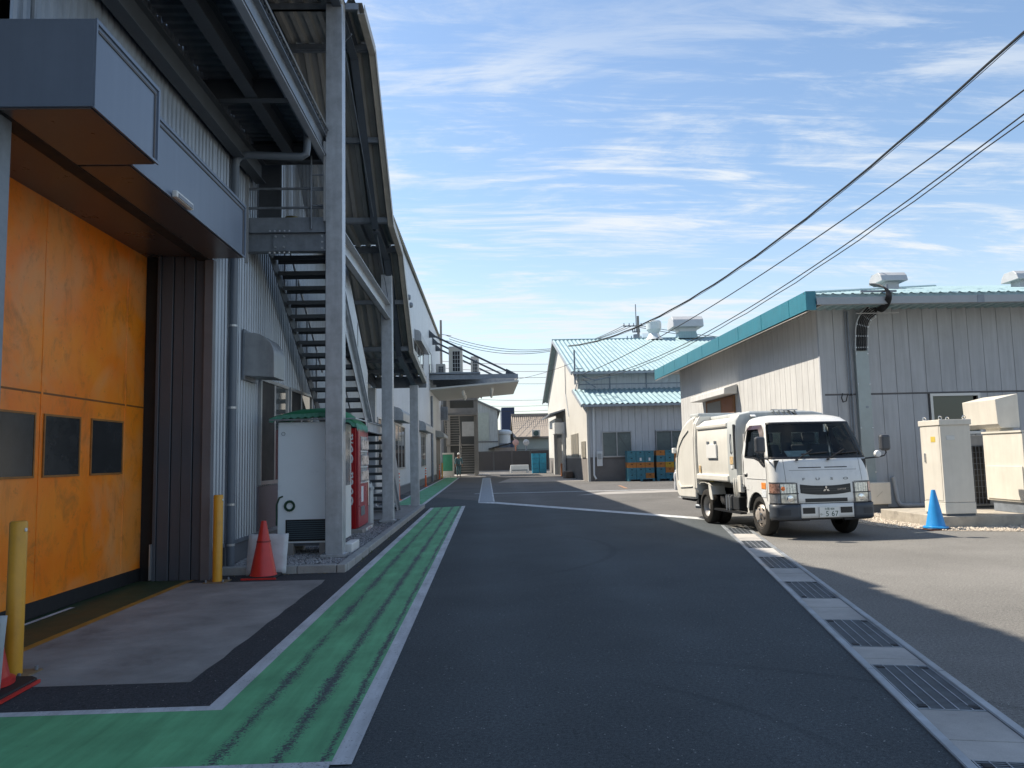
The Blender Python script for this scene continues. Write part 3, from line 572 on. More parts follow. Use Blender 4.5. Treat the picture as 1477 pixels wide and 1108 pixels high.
# roof: level, slope, level, slope, level
GX = -1.86
path = [(3.0, 8.55), (11.3, 8.49), (12.5, 8.48), (14.9, 6.22), (16.55, 6.08), (18.9, 4.22), (22.9, 3.86)]
GX0 = GX
for (ya, za), (yb, zb) in zip(path[:-1], path[1:]):
    GX = GX0-.30 if ya < 11 else GX0  # unseen near stretch narrowed to pull in its cast shadow edge
    V = Vector((0, yb-ya, zb-za)); l = V.length; V.normalize(); N = Vector((0, -V.z, V.y))
    ov = .12 if ya < 12 else .02
    MB().corr((-3.44, ya-.01, za), (1, 0, 0), 3.44+GX+.06, V, l+ov, N, .22, .07).build('roof_sheet', mat('roof_under', (.36, .36, .35), .55, .1, .12, 3), st)
    hbm = [(-2.12, -.30), (-3.3, -.30)]
    for X, dz in hbm: hbeam((X, ya, za-.16), (X, yb, zb-.16), .26, .13, steel_dk if X < -3 else mat('beam_slate', (.09, .11, .14), .45, .2, .15, 4))
    n = max(1, int(l/1.1))
    for k in range(n+1):
        q = Vector((-3.4, ya, za))+V*(l*k/n)-N*.05
        B(-3.4, GX, q.y-.03, q.y+.03, q.z-.07, q.z+.03).build('purlin', galvd, st)
    gm = MB(); gx = GX+.04
    gm.bar((gx+.05, ya, za-.10), (gx+.05, yb, zb-.10), .008, .15, (0, 0, 1)); gm.bar((gx, ya, za-.175), (gx, yb, zb-.175), .10, .008); gm.bar((gx-.05, ya, za-.12), (gx-.05, yb, zb-.12), .008, .12)
    gm.build('gutter', gutter_b, st)
    if ya == 3.0:
        y = 5.5
        while y < 11.0: B(GX-.02, GX+.24, y, y+.12, za-.06, za-.03).build('shadow_slat', galvd, st); y += .62  # slats added out of view to notch the roof's shadow edge
MB().tube([(-2.0, 11.5, 8.1), (-2.5, 12.1, 8.0), (-2.6, 12.6, 7.6)], .012, 6).build('conduit', galvd, st)
# fascia boards at the end of the lowest roof
GX = GX0
B(-3.3, GX+.09, 22.88, 22.91, 3.55, 3.9).build('roof_end_trim', galvd, st)
# ================================================================ THINGS BY THE STAIRS
vm = thing('vending_machine', 'white vending machine side with a green cloth canopy and coiled cord', 'vending machine', (-2.6, 11.9, .06))
bd = B(-3.06, -2.25, 11.34, 12.12, .24, 2.0).build('cabinet', white_v, vm, .012)
fr = MB()
for k in range(9): fr.box(-2.92, -2.29, 11.328, 11.336, .30+k*.03, .318+k*.03)
B(-2.94, -2.27, 11.331, 11.339, .27, .58).build('vent_recess', black, vm); fr.build('louvres', mat('louvre_blue', (.05, .08, .10), .5), vm)
B(-2.25, -2.125, 11.36, 12.10, .26, 1.98).build('front_door', white_p, vm, .01)
B(-2.124, -2.118, 11.45, 12.0, 1.05, 1.85).build('display_window', glass('display_glass', (.2, .22, .24), .05), vm)
for xx_, yy_ in ((-2.95, 11.4), (-2.38, 11.4), (-2.95, 12.0), (-2.38, 12.0)): B(xx_-.08, xx_+.12, yy_-.05, yy_+.1, .05, .235).build('foot_block', conc, vm, .008)
B(-2.14, -2.0, 11.45, 12.1, .07, .20).build('step_block', white_p, vm, .01)
B(-3.02, -2.25, 11.36, 12.08, .20, .24).build('base_frame', steel_dk, vm)
coil = MB()
for r in (.055, .065, .075): coil.tube([(-2.88+r*math.cos(a*math.pi/8), 11.322-.006*(r*10 % 2), .78+r*math.sin(a*math.pi/8)) for a in range(17)], .008, 6)
coil.tube([(-2.98, 11.325, .92), (-3.03, 11.325, .9), (-3.07, 11.33, .8), (-3.07, 11.34, .5)], .012, 6); coil.build('cord', mat('cord_green', (.015, .06, .035), .6), vm)
MB().lathe([(.022, -.004), (.028, -.004), (.028, 0), (.022, 0)], (-2.98, 11.336, 1.83), 16, 'y').build('lock_ring', galvd, vm)
# canopy cloth, domed with scalloped valance on the front
rows = []
for i in range(9):
    y = 11.22+1.05*i/8; row = []
    for k in range(13):
        x = -3.16+1.26*k/12; a = (x+3.16)/1.26
        z = 2.05+.17*max(0, math.sin(math.pi*a))**.6*max(0, math.sin(math.pi*(.06+.9*i/8)))**.45-.09*max(0, a-.8)*5
        row.append((x, y, z+.008*math.sin(i*2.1+k)))
    rows.append(row)
ca_ = MB().grid(rows).build('canopy_cloth', awn, vm, 0, True, solid=.006)
vl = MB()
for k in range(12):
    x0, x1 = -3.16+1.26*k/12, -3.16+1.26*(k+1)/12; z = rows[0][k][2]; z2 = rows[0][k+1][2]
    vl.add([(x0, 11.222, z), (x1, 11.222, z2), (x1, 11.226, z2-.05), ((x0+x1)/2, 11.228, (z+z2)/2-.075), (x0, 11.226, z-.05)], [(0, 1, 2, 3, 4)])
for k in range(8):
    y0, y1 = 11.22+1.05*k/8, 11.22+1.05*(k+1)/8; z = rows[k][12][2]
    vl.add([(-1.90, y0, z), (-1.90, y1, rows[k+1][12][2]), (-1.885, y1, z-.07), (-1.885, (y0+y1)/2, z-.12), (-1.885, y0, z-.07)], [(0, 1, 2, 3, 4)])
vl.build('valance', mat('awning_pale', (.10, .30, .22), .8, 0, .3, 20), vm)
MB().tube([(-3.16, 11.22, 2.03), (-1.91, 11.22, 2.03), (-1.91, 12.25, 2.03)], .012, 6).build('canopy_rail', frame_al, vm)

rv = thing('vending_machine', 'red soft drink vending machine with white script on its side', 'vending machine', (-2.8, 15.2, .06))
B(-3.22, -2.47, 14.6, 15.78, .14, 2.03).build('cabinet', redv, rv, .012)
B(-2.47, -2.425, 14.61, 15.77, .16, 2.02).build('front_door', redm, rv, .01)
for z0, z1 in ((1.60, 1.88), (1.30, 1.58), (1.0, 1.28)):
    w = B(-2.424, -2.415, 14.82, 15.62, z0, z1).build('display_window', mat('display_grey', (.34, .37, .38), .2, 0, .4, 9), rv)
    cn = MB()
    for k in range(8): cn.lathe([(0, .2), (.026, .2), (.03, .18), (.03, .02), (.026, 0)], (-2.412, 14.88+k*.098, z0+.02), 8)
    cn.build('drink_cans', mat('cans', (.45, .42, .42), .3, .3, .7, 11), w)
    B(-2.424, -2.405, 14.8, 15.64, z0-.02, z0).build('shelf_strip', white_p, w)
B(-2.424, -2.416, 14.88, 15.12, .62, .92).build('coin_panel', white_v, rv, .004); B(-2.424, -2.418, 14.84, 15.3, .36, .54).build('delivery_flap', glass('flap', (.12, .12, .13), .1), rv)
B(-2.424, -2.40, 15.64, 15.70, .5, 1.2).build('handle', chrome, rv, .006)
text('Coca-Cola', .34, mat('lettering_white', (.72, .74, .76), .5), rv, axes(Vector((-2.63, 14.597, 1.22))-Vector(rv.location), (0, 0, 1), (-1, 0, 0)), .001, .35, .95, 'side_lettering')
B(-3.28, -2.34, 14.5, 15.9, .055, .135).build('base_slab', conc, rv, .01)
B(-2.338, -2.330, 14.9, 15.7, .065, .125).build('base_sign', white_p, rv)
text('Coca-Cola', .06, redm, rv, axes(Vector((-2.329, 15.3, .095))-Vector(rv.location), (0, 1, 0), (0, 0, 1)), .0005, .3, 1.6, 'base_lettering')

bn_ = thing('recycling_bin', 'pale grey bin beside the red vending machine', 'bin', (-2.62, 16.1, .06))
MB().prism([(-2.85, .08), (-2.40, .08), (-2.40, .82), (-2.44, .95), (-2.62, 1.12), (-2.85, 1.14)], 'y', 15.92, 16.32).build('body', mat('bin_grey', (.50, .54, .56), .5), bn_, .012)
B(-2.42, -2.385, 15.90, 16.34, .80, .86).build('rim', mat('bin_rim', (.38, .42, .44), .5), bn_, .006)
MB().lathe([(0, .006), (.06, .006), (.07, 0)], (-2.44, 16.12, .93), 16, 'x').build('opening', black, bn_)

def cone(name, label, x, y, m, h=.70, base=black, group=None):
    c = thing(name, label, 'cone', (x, y, .005), 0, group); z = .005
    MB().lathe([(.165, .03), (.155, .055), (.035, h-.02), (.03, h), (.018, h), (.018, h-.05), (0, h-.05)], (x, y, z), 24).build('cone_body', m, c, 0, True)
    n = 8; B(x-.19, x+.19, y-.19, y+.19, z, z+.03).build('base', base, c, .03)
    return c
rc = cone('traffic_cone', 'red traffic cone standing in front of a white plastic sheet', -2.79, 9.72, red, .69)
B(-2.79-.21, -2.79+.21, 9.72-.215, 9.72-.192, .005, .025).build('base_edge', red, rc)
MB().lathe([(.083, .43), (.086, .43), (.082, .45), (.079, .45)], (-2.79, 9.72, .005), 24).build('ring', mat('red_dark', (.25, .015, .015), .5), rc)
pw = MB(); rows = []
for i in range(8):
    z = .012+.50*i/7; rows.append([(-3.05+.50*k/8+.02*(i/7-.5), 9.90+.05*(i/7)-(.012 if i == 3 else 0)-.006*math.sin(k*1.3), z+.02*(k/8-.5)*(1-i/7)) for k in range(9)])
o = pw.grid(rows).build('plastic_sheet', mat('dull_plastic', (.58, .62, .66), .45, 0, .12, 7, .05, 20), None, 0, True, solid=.004); tag(o, 'crumpled white plastic sheet leaning on the kerb behind the red cone', 'sheet')
def bollard(x, y, h, label, tilt=0):
    b = thing('bollard', label, 'bollard', (x, y, 0), 0, 'yellow steel bollards')
    MB().lathe([(.056, .012), (.056, h-.012), (.048, h), (0, h)], (x, y, 0), 24).build('post', yellow, b, 0, True)
    B(x-.13, x+.13, y-.13, y+.13, .004, .014).build('base_plate', mat('plate_rust', (.22, .16, .09), .7, 0, .3, 9), b)
    bl = MB()
    for sx_ in (-1, 1):
        for sy_ in (-1, 1): bl.lathe([(.012, 0), (.012, .03), (0, .034)], (x+sx_*.1, y+sy_*.1, .012), 8)
    bl.build('anchor_bolts', galvd, b)
    MB().lathe([(0, .008), (.012, .006), (.014, 0)], (x+.055, y-.01, h-.06), 8, 'x').build('cap_screw', white_p, b); b.rotation_euler = (0, tilt, 0)
    return b
bollard(-3.26, 9.45, 1.04, 'yellow bollard at the ribbed wall beside the grey downpipe'); bollard(-3.27, 5.50, 1.05, 'yellow bollard beside the black and white cone sign', .0)
# sign sleeve on a cone at the near jamb
sg = thing('cone_sign', 'small white sign with black pictures on a red cone with black base', 'sign', (-3.24, 5.11, .008))
MB().lathe([(.17, .05), (.16, .08), (.05, .58), (.045, .62), (0, .62)], (-3.24, 5.11, .008), 24).build('cone_body', red, sg, 0, True)
MB().prism([(-3.58, 4.84), (-3.50, 4.78), (-3.0, 4.78), (-2.955, 4.84), (-2.98, 5.28), (-3.04, 5.33), (-3.5, 5.33), (-3.58, 5.28)], 'z', .012, .045).build('rubber_base', black, sg, .008)
MB().prism([(-3.51, 4.765), (-2.99, 4.765), (-2.94, 4.84), (-2.965, 5.29), (-2.98, 5.29), (-2.958, 4.84), (-3.0, 4.778), (-3.5, 4.778)], 'z', .010, .03).build('base_edge', red, sg)
MB().lathe([(.19, .04), (.19, .07), (.16, .085)], (-3.24, 5.11, .008), 24).build('cone_foot', red, sg, 0, True)
rows = []
for i in range(9):
    z = .06+.45*i/8; rows.append([(-3.43+.44*k/8-.03*((1-i/8)**2)*(k/8), 4.945+.03*(k/8-.5)**2-.02*math.sin(i*.35), z) for k in range(9)])
plate = MB().grid(rows).build('sign_plate', mat('sign_white', (.42, .46, .50), .45, 0, .15, 6), sg, 0, True, solid=.005)
def on_plate(u0, u1, v0, v1, m, nm):
    rr = []
    for i in range(5):
        v = v0+(v1-v0)*i/4; rr.append([(-3.43+.44*(u0+(u1-u0)*k/4)-.03*((1-v)**2)*(u0+(u1-u0)*k/4), 4.945+.03*((u0+(u1-u0)*k/4)-.5)**2-.02*math.sin(v*8*.35)-.009, .06+.45*v) for k in range(5)])
    MB().grid(rr).build(nm, m, plate)
bk = mat('sign_black', (.02, .022, .025), .5)
on_plate(.03, .93, .88, .90, bk, 'border'); on_plate(.03, .93, .06, .08, bk, 'border'); on_plate(.91, .93, .08, .88, bk, 'border'); on_plate(.03, .05, .08, .88, bk, 'border')
on_plate(.10, .72, .78, .88, bk, 'stripe'); on_plate(.86, .91, .78, .88, bk, 'stripe'); on_plate(.70, .90, .08, .14, bk, 'stripe'); on_plate(.1, .5, .08, .14, bk, 'stripe')
text('駐車', .10, bk, plate, axes(Vector((-3.23, 4.93, .36))-Vector(sg.location), (1, 0, 0), (0, 0, 1)), .0005)
MB().lathe([(0, -.003), (.055, -.003), (.057, 0)], (-3.10, 4.934, .245), 20, 'y').build('pictogram', bk, plate)
text('禁止', .06, bk, plate, axes(Vector((-3.13, 4.93, .15))-Vector(sg.location), (1, 0, 0), (0, 0, 1)), .0005)
def delineator(x, y, h, label):
    d = thing('delineator_post', label, 'post', (x, y, 0), 0, 'orange flexible posts by the factory wall')
    MB().lathe([(.045, .03), (.04, h-.02), (.03, h), (0, h)], (x, y, 0), 16).build('post', orange_pl, d, 0, True); MB().lathe([(.12, 0), (.12, .02), (.06, .04), (.04, .04)], (x, y, .004), 16).build('foot', orange_pl, d)
    for k in range(3): MB().lathe([(.0475, h*(.62+k*.13)), (.047, h*(.62+k*.13)+.06)], (x, y, 0), 16).build('reflective_band', white_p, d)
delineator(-3.08, 26.9, .95, 'orange flexible post just past the end of the stair roof'); delineator(-3.15, 39.6, .95, 'orange flexible post between two factory windows'); delineator(-3.28, 53.2, 1.0, 'orange flexible post by the brown factory service door')
bollard(-3.2, 55.0, 1.1, 'yellow bollard near the green gate and outdoor stair').children
# ================================================================ GARBAGE TRUCK
TR = thing('garbage_truck', 'white compact garbage truck parked beside the grey panelled building', 'truck', (5.403, 13.40, 0), R_(4.5))
tw = mat('truck_white', (.70, .71, .70), .3, 0, .04, 3, 0, 60, .05, .5, ((.45, .42, .36), .25), .4)
tcream = mat('truck_body_cream', (.70, .69, .64), .4, 0, .04, 2, 0, 60, .05, .5, ((.42, .36, .28), .25), .2)
tgrey = mat('truck_body_grey', (.50, .53, .53), .4, 0, .06, 3, 0, 60, .1)
bumpm = mat('bumper_grey', (.045, .055, .07), .5, 0, .08, 6)
blk = mat('truck_black', (.015, .016, .018), .45, 0, .1, 6)
under = mat('chassis_black', (.02, .02, .022), .7, 0, .3, 6)
wsg = glass('windshield_glass', (.62, .70, .70), .02, trans=1); sdg = glass('side_glass', (.55, .62, .62), .02, trans=1)
RAW = [False]
def ymap(y): return y if y < .2 else .2+(y-.2)*.88      # rear body is a little shorter than drawn
def T(mb, name, m, par=None, **k):
    if not RAW[0]: mb.v = [Vector((p.x, ymap(p.y), p.z)) for p in mb.v]
    return mb.build(name, m, par or TR, local=True, **k)
def lerp(tab, z):
    for (a, va), (b, vb) in zip(tab[:-1], tab[1:]):
        if z <= b: q = max(0, (z-a)/(b-a)); return va+(vb-va)*q
    return tab[-1][1]
Wt = [(.3, .845), (.9, .85), (1.3, .845), (1.6, .80), (1.9, .735), (2.0, .66), (2.04, .50)]
Yf = [(.3, -1.10), (.6, -1.10), (.95, -1.08), (1.29, -1.0), (1.60, -.86), (1.90, -.70), (1.98, -.58), (2.03, -.40), (2.04, -.3)]
Dt = [(.3, .26), (1.0, .26), (1.9, .22), (2.04, .2)]
NS = 4.2
def surf(u, z, off=0):
    ph = u*math.pi/2; s_, c_ = abs(math.sin(ph)), abs(math.cos(ph)); W_ = lerp(Wt, z)+off; D = lerp(Dt, z)
    return Vector((math.copysign(W_*s_**(2/NS), u), lerp(Yf, z)-off+D*(1-c_**(2/NS)), z))
def patchmb(u0, u1, zf0, zf1, off, nu=10, nz=4):
    rows = []
    for j in range(nz+1):
        q = j/nz; row = []
        for i in range(nu+1):
            u = u0+(u1-u0)*i/nu; a = zf0(u) if callable(zf0) else zf0; b = zf1(u) if callable(zf1) else zf1
            row.append(surf(u, a+(b-a)*q, off))
        rows.append(row)
    return MB().grid(rows)
def U(x, z):                                          # u for a given x on the front
    W_ = lerp(Wt, z); s_ = (abs(x)/W_)**(NS/2); return math.copysign(math.asin(min(1, s_))*2/math.pi, x)
uw = .89                                              # windshield edge
YR = .19
def side_rows(zs, sgn, y_from, ncol, ys=None):
    return [[Vector((sgn*lerp(Wt, z), y_from(z)+(YR-y_from(z))*k/ncol, z)) for k in range(ncol+1)] for z in zs]
# lower front
T(patchmb(-1, 1, .57, 1.29, 0, 40, 10), 'cab_front', tw, smooth=True, solid=.02)
# pillars beside windshield and header
T(patchmb(-1, -uw, 1.29, 1.90, 0, 4, 8), 'windshield_pillar', tw, smooth=True, solid=.03); T(patchmb(uw, 1, 1.29, 1.90, 0, 4, 8), 'windshield_pillar', tw, smooth=True, solid=.03)
ws = T(patchmb(-uw, uw, 1.295, 1.90, -.006, 30, 8), 'windshield', wsg, smooth=True)
for a, b, z0, z1 in ((-uw-.005, uw+.005, 1.285, 1.325), (-uw-.005, uw+.005, 1.875, 1.905), (-uw-.005, -uw+.022, 1.32, 1.88), (uw-.022, uw+.005, 1.32, 1.88)):
    T(patchmb(a, b, z0, z1, .001, 24 if b-a > .1 else 2, 6), 'windshield_seal', blk, ws)
# roof
zs = [1.90, 1.94, 1.98, 2.01, 2.03, 2.04]; rows = []
for z in zs:
    r_ = [surf(-1+2*i/40, z) for i in range(41)]; rr = .19-.03*max(0, z-1.95)/.09
    rows.append([Vector((-lerp(Wt, z), rr, z))]+[Vector((-lerp(Wt, z), surf(-1, z).y+(rr-surf(-1, z).y)*q, z)) for q in (.75, .5, .25)]+r_+[Vector((lerp(Wt, z), surf(1, z).y+(rr-surf(1, z).y)*q, z)) for q in (.25, .5, .75)]+[Vector((lerp(Wt, z), rr, z))])
rm = MB().grid(rows); top = rows[-1]; n = len(top)
rm.add(top, [tuple((k, n-1-k, n-2-k, k+1)) for k in range(n//2-1)]); T(rm, 'cab_roof', tw, smooth='weld')
# doors / sides with window hole and wheel arch
archc = (-.36, .36); ar = .40
for sgn in (-1, 1):
    def yc(z): return surf(1, z).y
    outer = [(YR, .86), (.05, .80), (.02, .62)]
    for k in range(0, 9): a = R_(15+k*18.5); q = (archc[0]+ar*math.cos(a), archc[1]+ar*math.sin(a)); outer.append(q) if q[0] > yc(.4)+.02 and q[1] > .3 else None
    outer += [(yc(.40)+.0, .40)]
    outer += [(yc(z), z) for z in (.57, .75, .95, 1.15, 1.29, 1.45, 1.6, 1.75, 1.9)]+[(YR, 1.9), (YR, 1.4)]
    hole = [(.08, 1.80), (.06, 1.33), (-.30, 1.315), (-.50, 1.27), (-.62, 1.20), (-.70, 1.165), (-.735, 1.19), (-.70, 1.40), (-.56, 1.72), (-.50, 1.80), (-.45, 1.835), (.05, 1.835)]
    loops = [[Vector((a, b, 0)) for a, b in outer], [Vector((a, b, 0)) for a, b in hole]]
    tri = tessellate_polygon(loops); vs = [Vector((sgn*lerp(Wt, b), a, b)) for a, b in outer+hole]
    d_ = T(MB().add(vs, [tuple(q) for q in tri]), 'cab_side', tw, solid=.0)
    tri = tessellate_polygon([[Vector((a, b, 0)) for a, b in hole]])
    gl_ = T(MB().add([Vector((sgn*(lerp(Wt, b)-.012), a, b)) for a, b in hole], [tuple(q) for q in tri]), 'door_window', sdg, d_)
    sm = MB(); n = len(hole)
    for k in range(n):
        a, b = hole[k], hole[(k+1) % n]; sm.bar((sgn*(lerp(Wt, a[1])), a[0], a[1]), (sgn*(lerp(Wt, b[1])), b[0], b[1]), .018, .02, (sgn, 0, 0))
    T(sm, 'window_seal', blk, d_)
    vz = MB()                                          # smoked rain visor
    pr = [(.13, 1.60), (.115, 1.82), (.02, 1.875), (-.46, 1.87), (-.58, 1.74), (-.66, 1.55)]; pr2 = [(.09, 1.62), (.07, 1.77), (.0, 1.80), (-.43, 1.80), (-.53, 1.70), (-.60, 1.56)]
    vz.grid([[Vector((sgn*(lerp(Wt, b)+.008), a, b)) for a, b in pr], [Vector((sgn*(lerp(Wt, b)+.045), a, b)) for a, b in pr2]])
    T(vz, 'rain_visor', mat('visor_maroon', (.03, .006, .008), .3), d_, smooth=True)
    ds = MB(); seam = [(.125, 1.86), (.14, 1.2), (.125, .9), (.08, .76), (-.06, .76)]
    for a, b in zip(seam[:-1], seam[1:]): ds.bar((sgn*(lerp(Wt, a[1])+.001), a[0], a[1]), (sgn*(lerp(Wt, b[1])+.001), b[0], b[1]), .004, .010, (sgn, 0, 0))
    seam = [(-.77, 1.17), (-.79, .95), (-.78, .60)]
    for a, b in zip(seam[:-1], seam[1:]): ds.bar((sgn*(lerp(Wt, a[1])+.001), a[0], a[1]), (sgn*(lerp(Wt, b[1])+.001), b[0], b[1]), .004, .010, (sgn, 0, 0))
    T(ds, 'door_seam', mat('seam_grey', (.16, .16, .16), .6), d_)
    T(MB().box(sgn*.853, sgn*.843, -.02, .10, .98, 1.05), 'handle_recess', blk, d_, bevel=.01); T(MB().box(sgn*.858, sgn*.868, -.025, .095, 1.025, 1.05), 'door_handle', tw, d_, bevel=.006)
    T(MB().box(sgn*.852, sgn*.857, -.76, .02, .955, .962), 'body_crease', mat('crease', (.5, .5, .5), .4), d_)
    lip = MB(); ap = [(archc[0]+ar*math.cos(R_(12+k*15)), archc[1]+ar*math.sin(R_(12+k*15))) for k in range(11)]
    for a, b in zip(ap[:-1], ap[1:]): lip.bar((sgn*.84, a[0], a[1]), (sgn*.84, b[0], b[1]), .05, .02, (sgn, 0, 0))
    T(lip, 'arch_lip', tw, d_)
    il = MB(); il.grid([[Vector((sgn*.83, archc[0]+(ar-.005)*math.cos(R_(5+k*17)), archc[1]+(ar-.005)*math.sin(R_(5+k*17)))) for k in range(11)], [Vector((sgn*.45, archc[0]+(ar-.005)*math.cos(R_(5+k*17)), archc[1]+(ar-.005)*math.sin(R_(5+k*17)))) for k in range(11)]]); T(il, 'arch_liner', under, d_)
    if sgn < 0:
        T(MB().box(-.856, -.852, -.74, -.58, .80, .90), 'sticker', mat('sticker_orange', (.75, .25, .05), .5, 0, .5, 25), d_); T(MB().box(-.856, -.852, -.74, -.58, .66, .78), 'sticker', mat('sticker_pale', (.62, .66, .70), .5, 0, .25, 30), d_)
# rear panel with window, floor, interior
rp = MB(); rp.box(-.84, .84, .18, .20, .80, 1.38); rp.box(-.72, .72, .18, .20, 1.74, 1.92); rp.box(-.80, -.62, .18, .20, 1.38, 1.74); rp.box(.62, .80, .18, .20, 1.38, 1.74); rp.box(-.10, .10, .18, .20, 1.38, 1.74)
T(rp, 'cab_rear', tw); inl = mat('cab_lining', (.07, .072, .075), .8)
T(MB().box(-.79, .79, .165, .178, .80, 1.37).box(-.70, .70, .165, .178, 1.75, 1.89).box(-.76, -.625, .165, .178, 1.37, 1.75).box(.625, .76, .165, .178, 1.37, 1.75).box(-.095, .095, .165, .178, 1.37, 1.75), 'rear_lining', inl); T(MB().box(-.66, .66, -.52, .07, 1.885, 1.895), 'roof_lining', inl)
for sgn in (-1, 1): T(MB().add([(sgn*(lerp(Wt, b)-.03), a, b) for a, b in ((.07, .8), (.07, 1.30), (-.50, 1.25), (-.70, 1.14), (-.74, .8))], [(0, 1, 2, 3, 4)]), 'door_lining', inl)
T(MB().box(-.62, .62, .187, .193, 1.38, 1.74), 'rear_window', sdg)
T(MB().box(-.80, .80, -.92, .08, .60, .80), 'cab_floor', under)
dash = T(MB().prism([(-.99, .80), (-.62, .80), (-.58, 1.05), (-.66, 1.22), (-.97, 1.27)], 'x', -.79, .79), 'dashboard', mat('dash', (.03, .03, .032), .6))
T(MB().prism([(-.90, 1.30), (-.74, 1.42), (-.735, 1.41), (-.89, 1.29)], 'x', -.50, -.12), 'document', mat('paper', (.55, .68, .72), .6, 0, .3, 9), dash)
def seat(x, w):
    s_ = MB(); s_.box(x-w/2, x+w/2, -.55, -.08, .80, 1.02); s_.prism([(-.14, 1.0), (.02, 1.0), (.06, 1.52), (-.02, 1.54)], 'x', x-w/2+.02, x+w/2-.02)
    q = T(s_, 'seat', mat('seat_grey', (.05, .052, .055), .8), bevel=.03); T(MB().box(x-.12, x+.12, -.02, .06, 1.57, 1.74), 'headrest', MATS['seat_grey'], q, bevel=.03)
seat(-.45, .46); seat(.33, .72)
T(patchmb(-.99, .99, .62, 1.285, -.03, 24, 4), 'firewall_lining', inl)
stw = MB(); ci = Vector((-.45, -.50, 1.18)); e1 = Vector((1, 0, 0)); e2 = Vector((0, .55, .83)).normalized()
stw.tube([ci+(e1*math.cos(k*math.pi/10)+e2*math.sin(k*math.pi/10))*.19 for k in range(21)], .014, 6); stw.bar(ci-e1*.18, ci+e1*.18, .03, .03); stw.tube([ci, ci+Vector((0, -.2, -.15))], .03, 8); T(stw, 'steering_wheel', blk)
# front details
vline = lambda x: .70+.0*x
gp_ = lambda u: .735-.035*(1-abs(u)/U(.43, .8)); gt_ = lambda u: .850+.03*abs(u)/U(.43, .8)-.005
T(patchmb(U(-.43, .8), U(.43, .8), gp_, gt_, .004, 24, 4), 'upper_grille', blk, smooth=True)
for zz_ in (.765, .80): T(patchmb(U(-.40, .8), U(.40, .8), lambda u, q=zz_: q-.006+.02*abs(u), lambda u, q=zz_: q+.006+.02*abs(u), .007, 20, 1), 'grille_bar', mat('grille_bar', (.04, .042, .045), .3))
T(patchmb(U(-.36, .6), U(.36, .6), .585, .645, .003, 20, 2), 'lower_grille', blk, smooth=True)
for a, b in ((-.42, -.03), (.03, .42)): T(patchmb(U(a, 1.15), U(b, 1.15), 1.135, 1.15, .002, 12, 1), 'panel_slot', blk)
T(patchmb(U(-.58, 1.0), U(.58, 1.0), 1.098, 1.104, .0015, 24, 1), 'panel_seam', mat('seam_grey', (.16, .16, .16), .6))
em = MB()                                               # three-diamond emblem
for ang in (90, 210, 330):
    a = R_(ang); d1 = Vector((math.cos(a), 0, math.sin(a))); o_ = Vector((0, -1.112, .79)); l_ = Vector((math.cos(a+R_(30)), 0, math.sin(a+R_(30)))); r2_ = Vector((math.cos(a-R_(30)), 0, math.sin(a-R_(30)))); k = .036
    pts = [o_, o_+l_*k, o_+d1*k*1.732, o_+r2_*k]; em.add(pts+[q+Vector((0, .015, 0)) for q in pts], [(0, 1, 2, 3), (0, 4, 5, 1), (1, 5, 6, 2), (2, 6, 7, 3), (3, 7, 4, 0)])
T(em, 'emblem', chrome)
for ch, x in (('F', -.36), ('U', -.12), ('S', .12), ('O', .36)): text(ch, .055, mat('letter_chrome', (.12, .13, .14), .25, .8), TR, axes((x, surf(U(x, .955), .955).y-.003, .955), (1, 0, 0), (0, .06, .998)), .002, 0, 2.0, 'badge_letter')
text('CANTER', .03, chrome, TR, axes((.27, surf(U(.27, .78), .78).y-.010, .785), (1, 0, .05), (0, 0, 1)), .001, .2, 1.3, 'badge_letter')
# headlights
for sgn in (-1, 1):
    u0, u1 = sorted((sgn*.995, U(sgn*.47, .75)))
    hl = T(patchmb(u0, u1, lambda u: .565, lambda u: .895+.02*abs(u), .003, 12, 4), 'headlight', mat('lamp_dark', (.10, .10, .105), .3, .3), smooth=True)
    ua, ub = sorted((U(sgn*.50, .8), U(sgn*.74, .8))); T(patchmb(ua, ub, .735, .885, .007, 8, 2), 'upper_lens', mat('lens_ribbed', (.40, .41, .42), .12, .6, .5, 26), hl)
    T(patchmb(ua, ub, .58, .722, .007, 8, 2), 'main_lens', mat('lens_main', (.30, .31, .32), .06, .8, .6, 12), hl)
    ua, ub = sorted((sgn*.99, U(sgn*.755, .8))); T(patchmb(ua, ub, .735, .89, .007, 5, 2), 'indicator', mat('lens_amber', (.42, .24, .18), .2, .3, .8, 22) if sgn < 0 else mat('lens_amber_pale', (.6, .42, .36), .2, .2, .4, 18), hl)
    T(patchmb(ua, ub, .58, .722, .007, 5, 2), 'side_lens', mat('lens_grey', (.30, .31, .32), .15, .4, .3, 14), hl)
    for k in range(5): T(patchmb(U(sgn*(.53+.045*k), .8), U(sgn*(.536+.045*k), .8), .74, .88, .010, 1, 1), 'lens_rib', chrome, hl)
    T(patchmb(*sorted((sgn*1., U(sgn*.46, .75))), .72, .738, .009, 10, 1), 'lens_divider', blk, hl)
for sgn in (-1, 1):
    T(patchmb(*sorted((U(sgn*.655, 1.1), U(sgn*.648, 1.1))), .89, 1.28, .0015, 1, 6), 'panel_seam', mat('seam_grey', (.16, .16, .16), .6))
    T(patchmb(*sorted((U(sgn*.50, .8), U(sgn*.845, .9))), .905, .912, .002, 8, 1), 'panel_seam', mat('seam_grey', (.16, .16, .16), .6))
    T(MB().lathe([(0, -.012), (.045, -.006), (.055, 0)], surf(U(sgn*.60, .65), .65, .008), 16, 'y'), 'bulb_reflector', chrome)
T(MB().lathe([(0, -.012), (.03, -.006), (.036, 0)], surf(U(-.70, .81), .81, .010), 12, 'y'), 'indicator_bulb', mat('bulb_orange', (.85, .22, .05), .3))
